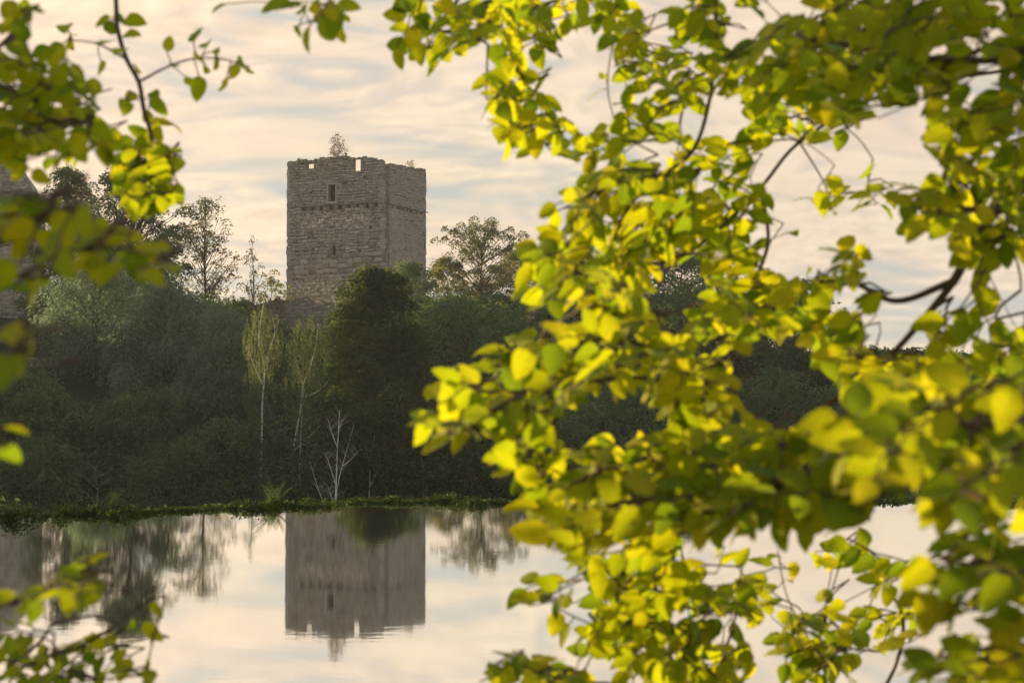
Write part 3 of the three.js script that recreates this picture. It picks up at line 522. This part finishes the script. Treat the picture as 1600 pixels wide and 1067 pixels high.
// ---------------------------------------------------------------- foreground beech boughs
function beechLeaf(seed) {                                            // about 1 long, wavy edge, folded on the midrib, 48 faces
  const r = rng(seed), m = new MB(), N = 7, c = [1, 1, 1], bend = .10 + .22 * r(), fold = .10 + .16 * r(), wave = .014 + .02 * r(), wd = .30 + .05 * r(), ph = r() * 6, side = (r() - .5) * .14;
  const rows = [];
  for (let i = 0; i <= N; i++) {
    const t = i / N, w = i === 0 ? .012 : i === N ? .006 : wd * 1.06 * Math.pow(Math.sin(Math.PI * Math.pow(t, .80)), .62) * (1 - .20 * t), y0 = -bend * t * t + .03 * t, row = [];
    for (const s of [-1, -.55, 0, .55, 1]) { const e = Math.abs(s); row.push(m.v(t - .0, y0 + fold * w * e * 2 * .5 + (e === 1 ? wave * Math.sin(t * 19 + ph + s) : e ? -.012 : 0), s * w + side * t * t, c, t, s * .5 + .5)); }
    rows.push(row);
  }
  for (let i = 0; i < N; i++) for (let s = 0; s < 4; s++) m.i.push(rows[i][s], rows[i][s + 1], rows[i + 1][s + 1], rows[i][s], rows[i + 1][s + 1], rows[i + 1][s]);
  return m.geo();
}
const beechLeaves = []; for (let k = 0; k < 9; k++) beechLeaves.push(beechLeaf(300 + k));
const veinMap = (() => {                                             // paler midrib and side veins, small brown specks
  const S = 128, d = new Uint8Array(S * S * 4), r = rng(66), specks = []; for (let k = 0; k < 9; k++) specks.push([r(), r(), .008 + .02 * r()]);
  for (let j = 0; j < S; j++) for (let i = 0; i < S; i++) {
    const t = i / S, q = Math.abs(j / S - .5) * 2, f = ((t - q * .22) * 9 % 1 + 1) % 1, vein = Math.max(q < .035 ? 1 : 0, Math.abs(f - .5) < .07 ? .7 : 0), g = .86 + .1 * n2(t * 9, j / S * 9) + .14 * vein, sp = specks.some((p) => Math.hypot(p[0] - t, p[1] - j / S) < p[2]) ? .55 : 1, k = (j * S + i) * 4;
    d[k] = clamp(g * (sp < 1 ? .8 : 1)) * 255; d[k + 1] = clamp(g * sp) * 255; d[k + 2] = clamp(g * sp) * 255; d[k + 3] = 255;
  }
  const x = new THREE.DataTexture(d, S, S); x.colorSpace = THREE.SRGBColorSpace; x.magFilter = THREE.LinearFilter; x.needsUpdate = true; return x;
})();
const beechMat = (c) => new THREE.MeshPhysicalMaterial({ color: new THREE.Color().setRGB(...c), roughness: 1, transmission: 0.68, thickness: 0, side: THREE.DoubleSide, specularIntensity: .2, clearcoat: .06, clearcoatRoughness: .45, map: veinMap });
const beechMats = [[.48, .55, .008], [.39, .49, .008], [.54, .58, .010], [.30, .42, .009], [.60, .59, .010], [.23, .35, .010], [.45, .53, .008], [.52, .57, .008]].map(beechMat);
const twigMat = new THREE.MeshStandardMaterial({ color: new THREE.Color().setRGB(.10, .065, .04), roughness: .8 });
const GAPS = [[915, 80, 38, 28], [1030, 40, 22, 14], [1090, 190, 36, 22], [1228, 10, 42, 18], [1162, 48, 26, 20], [1140, 180, 34, 36], [1228, 262, 48, 50], [1300, 345, 105, 24], [1400, 215, 62, 52], [1540, 128, 34, 24], [1527, 84, 17, 18], [1545, 56, 20, 14], [1436, 262, 40, 22], [1245, 405, 52, 34], [1430, 430, 62, 50], [1322, 468, 26, 26], [1400, 530, 42, 30], [1582, 475, 24, 36], [1216, 590, 62, 50], [1110, 540, 14, 22], [1226, 655, 22, 18], [970, 652, 54, 34], [1060, 460, 46, 50], [902, 492, 16, 14], [1203, 868, 34, 40], [1300, 938, 74, 54], [1422, 856, 62, 56], [1220, 988, 44, 20], [1203, 1030, 30, 34], [1350, 1036, 36, 32], [1125, 890, 24, 22], [1530, 974, 54, 24], [1090, 862, 26, 14], [1064, 955, 14, 14], [952, 1045, 18, 16], [905, 915, 16, 20], [896, 968, 12, 30], [1490, 455, 14, 26], [1010, 240, 30, 14], [860, 255, 26, 20], [900, 262, 22, 16], [905, 660, 24, 40], [1445, 375, 34, 18]];
const RIGHT_TRUNK = [2050, 3.1], LEFT_TRUNK = [-1050, 2.6];
const onTrunk = ([px, py, d]) => { const t = px === RIGHT_TRUNK[0] ? RIGHT_TRUNK : px === LEFT_TRUNK[0] ? LEFT_TRUNK : null, p = at(px, py, d); if (t) { const q = at(t[0], 600, t[1]); p.x = q.x; p.z = q.z; p.y = clamp(p.y, .5, 7); } return p; };
function bough(label, paths, zones, o = {}) {
  const r = rng(o.seed ?? Math.round(paths[0][1][0] * 3 + paths[0][1][1] * 7 + 31)), foot = onTrunk(paths[0][0]);
  const g = group('beech_bough', foot); tag(g, label, 'bough', o.group);
  const nodes = [], pix = [];                                         // node: {p, parent, n, main}
  paths.forEach((pp, pi) => {
    const c = curve(pp.map((q) => onTrunk(q).sub(foot)), 40 + pp.length * 8); let prev = -1;
    if (pi) { let best = 1e9; nodes.forEach((n, k) => { const dd = n.p.distanceTo(c[0]); if (dd < best) { best = dd; prev = k; } }); }
    c.forEach((p) => { nodes.push({ p, parent: prev, n: 0, main: pi + 1 }); prev = nodes.length - 1; });
    pp.forEach((q) => pix.push(q));
  });
  const singles = [], sprays = [], seen = (p) => { const y = p.y + foot.y - EYE, z = p.z + foot.z, zc = -y * sinP + z * cosP; return [800 + FOCAL * (p.x + foot.x) / -zc, 533.5 - FOCAL * (y * cosP + z * sinP) / -zc]; };
  const clear = (x, y, m = 3) => o.nogaps || !GAPS.some(([a, b, c, d]) => ((x - a) / (c + m)) ** 2 + ((y - b) / (d + m)) ** 2 < 1);
  const inZone = (x, y) => zones.some(([cx, cy, rx, ry]) => rx && ((x - cx) / (rx + 8)) ** 2 + ((y - cy) / (ry + 8)) ** 2 < 1);
  const depth = (x, y) => { let best = 1e9, d = 3; for (const q of pix) { const dd = Math.hypot(q[0] - x, q[1] - y); if (dd < best) { best = dd; d = q[2]; } } return d + (r() - .5) * (o.deep ?? .5); };
  for (const [cx, cy, rx, ry, sp] of zones) {
    if (!rx) { singles.push({ p: at(cx, cy, depth(cx, cy)).sub(foot) }); continue; }
    const S = sp * (o.sparse ?? 1.2), tries = Math.round(rx * ry * 3.14 / (S * S) * 30) + 4;
    for (let k = 0; k < tries; k++) { const a = r() * 6.283, q = Math.sqrt(r()), x = cx + Math.cos(a) * q * rx, y = cy + Math.sin(a) * q * ry; if (clear(x, y, 0) && !sprays.some((s) => Math.hypot(s.x - x, s.y - y) < S * (.6 + .6 * r()))) sprays.push({ x, y, p: at(x, y, depth(x, y)).sub(foot) }); }
  }
  const toCam = V(0, EYE, 0).sub(foot), leaves = [], base = (o.leaf ?? .066) * .76;
  const nearest = (p) => { let best = 1e9, bi = 0; nodes.forEach((n, k) => { const dd = n.p.distanceTo(p) + (n.main ? 0 : .012); if (dd < best) { best = dd; bi = k; } }); return [bi, best]; };
  const grow = (parent, end) => { const from = nodes[parent].p.clone(), run = from.distanceTo(end), steps = Math.max(1, Math.round(run / .03)), sag = V((r() - .5), (r() - .2), (r() - .5)).multiplyScalar(run * .2); for (let i = 1; i <= steps; i++) { const t = i / steps; nodes.push({ p: from.clone().lerp(end, t).addScaledVector(sag, Math.sin(Math.PI * t)), parent, n: 0, main: 0 }); parent = nodes.length - 1; } return parent; };
  const count = (k) => { while (k >= 0) { nodes[k].n++; k = nodes[k].parent; } };
  sprays.concat(singles).forEach((q) => { q.b = nearest(q.p)[1]; });
  sprays.sort((a, b) => a.b - b.b); singles.sort((a, b) => a.b - b.b);
  for (const q of sprays) {                                           // a flat spray: leaves in two ranks along a zigzag twig, one at its tip
    const [bi, dist] = nearest(q.p), away = q.p.clone().sub(nodes[bi].p).divideScalar(dist || 1), len = .10 + .07 * r();
    const dir = away.multiplyScalar(.75).add(V((o.flow ?? -.45) + (r() - .5) * .9, -.12 + (r() - .5) * .7, (r() - .5) * .8)).normalize(), cam = toCam.clone().sub(q.p).normalize();
    const n = V((r() - .5) * .9, .62 + (r() - .5) * .5, (r() - .5) * .9).addScaledVector(cam, .62); n.addScaledVector(dir, -n.dot(dir)).normalize(); const side = V(0, 0, 0).crossVectors(dir, n);
    let parent = grow(bi, q.p.clone().addScaledVector(dir, -len * .5)), last = nodes[parent].p; const m = 5 + Math.floor(r() * 3); let sg = r() < .5 ? 1 : -1, kept = false;
    for (let i = 0; i <= m; i++) {
      const t = i / m, tip = i === m; sg = -sg;
      const p = q.p.clone().addScaledVector(dir, len * (t - .5)).addScaledVector(side, sg * .004).add(V(0, -.02 * t * t, 0));
      const a = tip ? (r() - .5) * .3 : (.75 + .35 * r()), L = base * (.80 + .36 * Math.sin(Math.PI * Math.min(1, .25 + t * .65))) * (.86 + .28 * r());
      const ld = dir.clone().multiplyScalar(Math.cos(a)).addScaledVector(side, sg * Math.sin(a)).add(V((r() - .5) * .3, -.16 + (r() - .5) * .3, (r() - .5) * .3)).normalize();
      const c = seen(p.clone().addScaledVector(ld, L * .55)); if (!(clear(c[0], c[1]) && inZone(c[0], c[1]))) continue;
      nodes.push({ p, parent, n: 0, main: 0 }); parent = nodes.length - 1; const st = p.clone().addScaledVector(ld, .006);
      nodes.push({ p: st, parent, n: 0, main: 0 }); count(nodes.length - 1);
      const nn = n.clone().add(V((r() - .5) * .75, (r() - .5) * .75, (r() - .5) * .75)); nn.addScaledVector(ld, -nn.dot(ld)).normalize(); leaves.push({ start: st, dir: ld, nn, L });
    }
  }
  for (const q of singles) {
    const L = base * (.8 + .4 * r()), [bi, dist] = nearest(q.p), dir = q.p.clone().sub(nodes[bi].p).divideScalar(dist || 1).add(V(r() - .5, r() - .75, r() - .5).multiplyScalar(.9)).normalize(), start = q.p.clone().addScaledVector(dir, -L * .5);
    count(grow(bi, start)); const cam = toCam.clone().sub(q.p).normalize(), nn = V((r() - .5) * 1.3, .5 + (r() - .5) * .7, (r() - .5) * 1.3).addScaledVector(cam, .7); nn.addScaledVector(dir, -nn.dot(dir)).normalize(); leaves.push({ start, dir, nn, L });
  }
  const stems = new Map(), twigs = new Map(), rootOf = (k) => { while (nodes[k].parent >= 0 && !nodes[nodes[k].parent].main) k = nodes[k].parent; return k; };
  nodes.forEach((n, k) => {
    n.r = n.main ? Math.min(o.stem ?? .004, Math.max(.0016, .0006 * Math.pow(n.n, .5)) * (o.thick ?? 1)) : Math.min(.004, .0009 + .00034 * Math.sqrt(n.n));
    if (n.main) { if (!stems.has(n.main)) stems.set(n.main, []); stems.get(n.main).push(n); }
    else if (n.parent >= 0 && n.n) { const p = nodes[n.parent]; const q = rootOf(k); if (!twigs.has(q)) twigs.set(q, new MB()); twigs.get(q).tube([p.p, n.p], [Math.min(n.r * 1.1, .0045), n.r], 4, [1, 1, 1]); }
  });
  for (const [k, list] of stems) { const m = new MB(); m.tube(list.map((n) => n.p), list.map((n, i) => Math.max(n.r, (o.stem ?? .004) * (1 - .75 * i / list.length) * (k > 1 ? .6 : 1))), 7, [1, 1, 1]); part(k === 1 ? 'stem' : 'side_stem', m.geo(), twigMat, g); }
  for (const m of twigs.values()) part('twig', m.geo(), twigMat, g);
  const mats = beechMats, place = ({ start, dir, nn, L }) => new THREE.Matrix4().makeBasis(dir, nn, V(0, 0, 0).crossVectors(dir, nn)).setPosition(start).scale(V(L, L, L));
  leaves.sort((a, b) => b.L / b.start.distanceTo(toCam) - a.L / a.start.distanceTo(toCam));
  leaves.slice(0, 290).forEach((q) => { const m = part('leaf', beechLeaves[Math.floor(r() * beechLeaves.length)], mats[Math.floor(r() * mats.length)], g); place(q).decompose(m.position, m.quaternion, m.scale); });
  const more = leaves.slice(290).map((q) => beechLeaves[Math.floor(r() * beechLeaves.length)].clone().applyMatrix4(place(q)));
  if (more.length) tag(part('small_leaves', mergeGeometries(more), mats[Math.floor(r() * mats.length)], g), 'the smaller leaves of the bough', undefined, undefined, 'stuff');
  return leaves.length;
}
const RT = RIGHT_TRUNK, LT = LEFT_TRUNK, rb = 'beech boughs on the right', lb = 'beech boughs on the left';
let leafTotal = 0;
const B = (...a) => { const n = bough(...a); leafTotal += n; if (n > 290) console.log(n, a[0].slice(0, 30)); };
B('beech sprays hanging from the top edge just right of the tower', [[[RT[0], -520, 3.2], [1300, -170, 3.3], [1000, -60, 3.3], [900, -10, 3.3], [820, 25, 3.2], [800, 90, 3.2], [803, 160, 3.15], [850, 220, 3.1]], [[900, -10, 3.3], [760, -45, 3.2], [705, 15, 3.1], [665, 75, 3.1]], [[1000, -60, 3.3], [960, 60, 3.3], [950, 140, 3.3], [965, 205, 3.3]]],
  [[690, 28, 78, 36, 27], [668, 80, 46, 18, 27], [830, 32, 62, 46, 27], [930, 16, 60, 26, 27], [795, 130, 45, 45, 25], [825, 190, 50, 45, 25], [872, 220, 30, 22, 27], [945, 118, 0], [930, 146, 0], [985, 150, 0], [935, 205, 0], [985, 215, 0], [970, 185, 0]], { group: rb, stem: .0042 });
B('long thin bough of beech leaves dropping from the top, left side of the leaf mass', [[[RT[0], -420, 3.0], [1400, -160, 3.0], [1130, -30, 3.0], [1120, 60, 3.0], [1110, 150, 3.0], [1085, 232, 3.0], [1040, 272, 2.95], [985, 320, 2.9], [945, 410, 2.8], [900, 470, 2.75]], [[1040, 272, 2.95], [960, 290, 2.8], [870, 330, 2.7]]],
  [[1010, 75, 55, 45, 28], [1080, 60, 70, 62, 29], [1060, 160, 60, 60, 29], [1010, 190, 45, 40, 30], [965, 300, 70, 55, 29], [855, 330, 0], [868, 342, 0], [892, 300, 0], [915, 282, 0], [900, 420, 92, 62, 30], [1020, 330, 70, 70, 29], [940, 240, 30, 20, 30]], { group: rb, stem: .0045 });
B('beech bough filling the top right corner', [[[RT[0], -40, 2.5], [1720, 60, 2.4], [1600, 90, 2.4], [1450, 92, 2.5], [1320, 70, 2.6], [1200, 60, 2.7], [1130, 90, 2.8]]],
  [[1300, 50, 130, 60, 30], [1500, 50, 130, 70, 30], [1180, 100, 80, 55, 30], [1350, 130, 120, 50, 30], [1530, 160, 110, 60, 32], [1620, 90, 50, 110, 36], [1250, 10, 90, 30, 32], [1430, 20, 80, 30, 30], [1480, 120, 70, 40, 30]], { group: rb, stem: .007 });
B('beech bough slanting down to the left across the middle of the leaf mass', [[[RT[0], 20, 3.4], [1620, 100, 3.3], [1400, 140, 3.3], [1250, 222, 3.3], [1190, 292, 3.25], [1130, 352, 3.2], [1080, 392, 3.15], [1000, 420, 3.0]], [[1250, 222, 3.3], [1290, 290, 3.3], [1300, 330, 3.3]], [[1190, 292, 3.25], [1200, 380, 3.2], [1180, 440, 3.2]]],
  [[1240, 185, 110, 45, 28], [1130, 280, 80, 60, 28], [1060, 350, 80, 50, 28], [1285, 300, 36, 20, 28], [1305, 328, 0], [1370, 300, 22, 30, 30], [1175, 350, 0], [1240, 362, 0], [1262, 425, 0], [1155, 390, 60, 60, 30], [1160, 470, 70, 50, 29], [1000, 410, 60, 40, 30], [1240, 470, 60, 40, 30]], { group: rb, stem: .0045 });
B('beech leaves on the thick dark bough sloping down from the right edge', [[[RT[0], 80, 2.7], [1700, 220, 2.7], [1600, 292, 2.7], [1560, 328, 2.7], [1525, 375, 2.7], [1490, 440, 2.7], [1438, 505, 2.7], [1375, 572, 2.7], [1290, 635, 2.65], [1210, 690, 2.6]], [[1560, 328, 2.7], [1480, 330, 2.6], [1420, 350, 2.6]], [[1490, 440, 2.7], [1400, 470, 2.7], [1330, 440, 2.7], [1280, 440, 2.7]]],
  [[1550, 240, 90, 70, 29], [1580, 330, 40, 60, 30], [1450, 320, 60, 40, 30], [1500, 300, 60, 50, 29], [1550, 350, 70, 60, 32], [1540, 520, 80, 80, 36], [1500, 400, 0], [1470, 500, 0], [1352, 395, 0], [1345, 460, 20, 30, 26], [1300, 420, 50, 45, 31], [1270, 480, 65, 45, 30], [1340, 560, 70, 50, 30], [1400, 590, 60, 40, 30], [1450, 560, 30, 20, 30], [1560, 600, 60, 40, 30], [1440, 300, 40, 20, 30]], { group: rb, stem: .013, thick: 1.3 });
B('bright beech sprays reaching furthest left over the dark shore trees', [[[RT[0], 760, 2.5], [1600, 735, 2.5], [1350, 700, 2.5], [1200, 660, 2.5], [1100, 612, 2.5], [1058, 555, 2.5], [1020, 482, 2.5]], [[1100, 612, 2.5], [1000, 590, 2.4], [900, 600, 2.35], [830, 615, 2.3], [760, 612, 2.3], [700, 640, 2.3]], [[900, 600, 2.35], [850, 680, 2.35], [815, 720, 2.35]], [[1058, 555, 2.5], [960, 530, 2.5], [880, 540, 2.45], [800, 550, 2.4]]],
  [[960, 545, 110, 45, 29], [850, 560, 90, 40, 29], [1090, 590, 80, 60, 29], [900, 610, 60, 32, 30], [735, 625, 72, 42, 29], [700, 655, 40, 30, 30], [800, 640, 40, 35, 30], [825, 720, 55, 32, 30], [1130, 500, 60, 40, 30], [970, 470, 70, 40, 30], [1080, 650, 60, 35, 30]], { group: rb, stem: .0042, leaf: .062 });
B('broad horizontal beech bough across the lower right, brightest leaves', [[[RT[0], 640, 2.2], [1680, 720, 2.1], [1500, 735, 2.1], [1350, 740, 2.15], [1200, 755, 2.2], [1050, 775, 2.3], [940, 790, 2.35], [860, 810, 2.4]]],
  [[1150, 720, 150, 55, 31], [1000, 735, 90, 45, 30], [1000, 800, 120, 45, 30], [880, 800, 62, 45, 30], [1200, 790, 150, 40, 31], [930, 700, 50, 25, 30], [1330, 720, 100, 60, 33], [850, 755, 30, 25, 30]], { group: rb, stem: .0045 });
B('blurred near beech leaves at the right edge, middle height', [[[RT[0], 520, 1.7], [1700, 640, 1.65], [1560, 660, 1.65], [1430, 665, 1.7], [1300, 690, 1.75]]],
  [[1440, 640, 130, 50, 38], [1540, 700, 110, 60, 38], [1400, 720, 110, 50, 38], [1540, 790, 90, 45, 40], [1620, 640, 40, 90, 42], [1330, 680, 60, 40, 38]], { group: rb, stem: .0045, leaf: .056 });
B('duller beech sprays drooping over the water, lower middle', [[[RT[0], 1500, 2.9], [1500, 1330, 2.9], [1200, 1130, 2.9], [1120, 1060, 2.9], [1060, 990, 2.9], [985, 930, 2.85], [930, 872, 2.8]], [[1060, 990, 2.9], [960, 985, 2.8], [890, 960, 2.75], [850, 930, 2.7]], [[1200, 1130, 2.9], [1000, 1080, 2.8], [880, 1060, 2.7], [800, 1050, 2.7]], [[1120, 1060, 2.9], [1150, 960, 2.9], [1160, 880, 2.9]]],  // real leaves added low down to imitate the reflection of upper ones
  [[990, 885, 90, 45, 28], [1020, 950, 90, 50, 28], [985, 1020, 80, 50, 28], [850, 928, 34, 22, 24], [868, 975, 0], [880, 992, 0], [822, 1048, 62, 22, 26], [1100, 1020, 80, 55, 30], [900, 1050, 50, 20, 28], [1120, 930, 50, 40, 30], [1080, 880, 60, 30, 30]], { group: rb, stem: .0042 });
B('upright twigs of olive beech leaves standing against the bright water', [[[RT[0], 1620, 3.3], [1500, 1400, 3.3], [1330, 1150, 3.3], [1300, 1060, 3.3], [1265, 1000, 3.3], [1230, 930, 3.3], [1215, 860, 3.3]], [[1300, 1060, 3.3], [1290, 960, 3.3], [1300, 890, 3.3]], [[1330, 1150, 3.3], [1400, 1040, 3.3], [1410, 960, 3.3], [1370, 900, 3.3]]],  // solid twigs in place of leaves mirrored in the water
  [[1270, 1000, 60, 40, 27], [1160, 870, 0], [1208, 870, 0], [1240, 890, 0], [1232, 905, 0], [1285, 965, 26, 30, 26], [1300, 955, 0], [1370, 975, 24, 34, 26], [1410, 975, 30, 40, 28], [1300, 1050, 40, 20, 28], [1180, 920, 24, 40, 26], [1330, 865, 50, 22, 32], [1240, 1040, 14, 30, 26], [1380, 900, 30, 20, 28]], { group: rb, stem: .0045, nogaps: true });
B('dark blurred beech leaves in the lower right corner above the bright spray', [[[RT[0], 900, 1.9], [1720, 870, 1.8], [1600, 860, 1.8], [1520, 880, 1.8], [1460, 920, 1.85]]],
  [[1545, 870, 65, 50, 36], [1480, 900, 50, 50, 36], [1440, 940, 30, 30, 36], [1620, 890, 40, 60, 40]], { group: rb, stem: .0045, leaf: .064, nogaps: true });
B('bright yellow beech spray in the bottom right corner', [[[RT[0], 1200, 2.1], [1720, 1100, 2.0], [1620, 1040, 2.0], [1540, 1030, 2.0], [1450, 1045, 2.0]]],
  [[1560, 1035, 60, 45, 33], [1480, 1045, 60, 22, 33], [1600, 980, 40, 50, 35]], { group: rb, stem: .0045, nogaps: true, leaf: .058 });
B('short beech spray hanging at the top edge above the tower', [[[RT[0], -700, 2.9], [1200, -330, 2.8], [700, -150, 2.7], [540, -50, 2.7], [510, 10, 2.7], [495, 45, 2.7]], [[540, -50, 2.7], [450, -20, 2.7], [432, 5, 2.7]]],
  [[432, 6, 0], [452, 8, 0], [470, 14, 0], [465, 52, 0], [478, 58, 0], [500, 28, 0], [516, 14, 0], [522, 34, 0], [496, 12, 0], [530, 52, 0], [540, 8, 0], [512, 48, 0], [508, 40, 0], [535, 25, 0], [345, 8, 0]], { group: rb, stem: .005, nogaps: true });
B('forked beech twig with loose leaves hanging from the top left', [[[LT[0], -300, 2.8], [-300, -160, 2.9], [120, -70, 2.9], [175, -20, 2.9], [183, 45, 2.9], [197, 92, 2.9], [216, 128, 2.9], [224, 170, 2.9], [236, 215, 2.9], [232, 260, 2.85]], [[216, 128, 2.9], [262, 104, 2.9], [300, 92, 2.9], [345, 92, 2.9], [388, 104, 2.9]], [[197, 92, 2.9], [150, 68, 2.9], [105, 62, 2.9]]],
  [[158, 32, 0], [172, 46, 0], [190, 30, 0], [204, 52, 0], [165, 64, 0], [210, 32, 0], [158, 108, 0], [215, 106, 0], [186, 80, 0], [263, 67, 0], [272, 100, 0], [305, 52, 0], [320, 66, 0], [334, 78, 0], [312, 88, 0], [322, 106, 0], [338, 96, 0], [360, 120, 0], [350, 132, 0], [310, 138, 0], [378, 98, 0], [388, 110, 0], [366, 112, 0], [298, 128, 0], [204, 150, 0], [196, 166, 0], [240, 146, 0], [248, 166, 0], [230, 180, 0], [252, 190, 0], [274, 197, 0], [215, 206, 0], [242, 206, 0], [182, 214, 0], [190, 226, 0], [222, 222, 0], [100, 40, 0], [114, 52, 0], [108, 68, 0], [230, 275, 46, 50, 25], [85, 80, 0], [62, 82, 0]], { group: lb, stem: .005, nogaps: true, deep: .25, leaf: .062 });
B('dense dark clump of beech leaves at the upper left edge', [[[LT[0], 0, 2.5], [-400, 60, 2.5], [-60, 120, 2.45], [40, 150, 2.4], [110, 190, 2.4], [130, 240, 2.4]], [[-60, 120, 2.45], [0, 70, 2.4], [22, 45, 2.4], [50, 10, 2.4]]],
  [[55, 150, 85, 60, 29], [60, 215, 80, 45, 29], [12, 14, 0], [35, 20, 0], [58, 16, 0], [62, 276, 0], [150, 225, 25, 25, 28], [-60, 150, 60, 100, 36], [20, 60, 20, 20, 28], [165, 240, 0]], { group: lb, stem: .006, nogaps: true, leaf: .056 });
B('strongly blurred dark beech bough across the left edge before the gable wall', [[[LT[0], 560, 1.7], [-300, 480, 1.65], [-60, 455, 1.6], [30, 430, 1.6], [110, 392, 1.6], [190, 388, 1.6], [262, 408, 1.6]], [[-60, 455, 1.6], [0, 370, 1.6], [50, 325, 1.6]]],
  [[30, 315, 45, 32, 33], [70, 370, 80, 32, 32], [150, 390, 50, 28, 32], [225, 405, 45, 20, 32], [20, 440, 40, 15, 33], [-50, 360, 40, 80, 42], [160, 350, 0]], { group: lb, stem: .005, leaf: .05, nogaps: true });
B('out-of-focus yellow beech leaves low on the left edge', [[[LT[0], 760, 1.35], [-300, 640, 1.3], [-60, 590, 1.28], [10, 555, 1.28], [45, 540, 1.28]], [[-60, 590, 1.28], [-20, 660, 1.28], [5, 700, 1.28]]],
  [[10, 550, 45, 26, 30], [0, 690, 16, 34, 30]], { group: lb, stem: .003, leaf: .04, nogaps: true });
B('dark beech sprays hanging over the water in the bottom left corner', [[[LT[0], 1400, 2.6], [-400, 1200, 2.5], [-80, 1100, 2.45], [40, 1040, 2.4], [140, 1000, 2.4], [215, 950, 2.4]], [[-80, 1100, 2.45], [60, 1075, 2.4], [240, 1052, 2.4]]],  // added leaves that stand in for the mirrored left-hand clumps
  [[50, 1045, 65, 28, 26], [190, 1045, 40, 20, 27], [228, 965, 24, 24, 26], [20, 990, 30, 16, 28], [130, 1010, 40, 14, 28]], { group: lb, stem: .005, nogaps: true, leaf: .052 });
B('out-of-focus sprig of leaves over the water at the left', [[[LT[0], 1250, 2.2], [-350, 1060, 2.1], [-60, 965, 2.0], [50, 930, 2.0], [140, 885, 2.0]]], [[120, 905, 40, 26, 27], [30, 935, 30, 12, 27]], { group: lb, stem: .003, nogaps: true, leaf: .05 });  // small bough added where only a leaf reflection would be
console.log('beech leaves', leafTotal);

// trunks of the two beeches the boughs grow from, just outside the frame
function beechTrunk(label, px, d, shade) {
  const p = at(px, 600, d), gy = H(p.x, p.z), g = group('beech_tree', V(p.x, gy - .05, p.z)); tag(g, label, 'tree', 'beeches on the near bank');
  const m = new MB(), r = rng(px + 5000), pts = []; for (let k = 0; k <= 60; k++) pts.push(V(.05 * n2(k * .05, px), k * .125, .05 * n2(k * .05, px + 9)));
  m.tube(pts, pts.map((_, k) => .16 * (1 - .011 * k) * (1 + .5 * Math.exp(-k * .5) + .03 * n2(k * .4, px))), 22, (k, sd) => { const q = .85 + .3 * n2(sd * .9, k * .35) + .2 * r(); return [.17 * q, .165 * q, .14 * q]; });
  part('trunk', m.geo(), barkMat, g);
  if (shade) {
    const f = new MB(); shade.forEach(([x, y, z, rr, n]) => { for (let i = 0; i < n; i++) { const q = V(r() + r() - 1, (r() + r() - 1) * .6, r() + r() - 1).multiplyScalar(rr).add(V(x, y, z)).sub(g.position); f.leaf(q, V(r() - .5, -.3 + r() * .4, r() - .5).normalize(), V((r() - .5), 1, (r() - .5)).normalize(), .07, .045, [.10 + .05 * r(), .14, .02]); } });
    part('crown', f.geo(), leafMat, g);
  }
}
beechTrunk('grey beech trunk on the near bank to the right of the picture', RT[0], RT[1], [[1.8, 2.3, -3.0, .5, 600], [1.75, 1.3, -2.8, .5, 500], [2.3, 3.1, -3.3, .7, 800]]);
beechTrunk('grey beech trunk on the near bank to the left of the picture', LT[0], LT[1], [[-2.4, 2.65, -4.0, .5, 1300], [-2.45, 2.72, -4.5, .42, 1000], [-2.4, 2.36, -3.5, .5, 1300], [-2.4, 1.48, -3.8, .68, 2800], [-2.4, 2.2, -3.1, .5, 2500]]);  // leaf clumps out of view, placed and spaced to shade the left boughs

renderer.render(scene, camera);
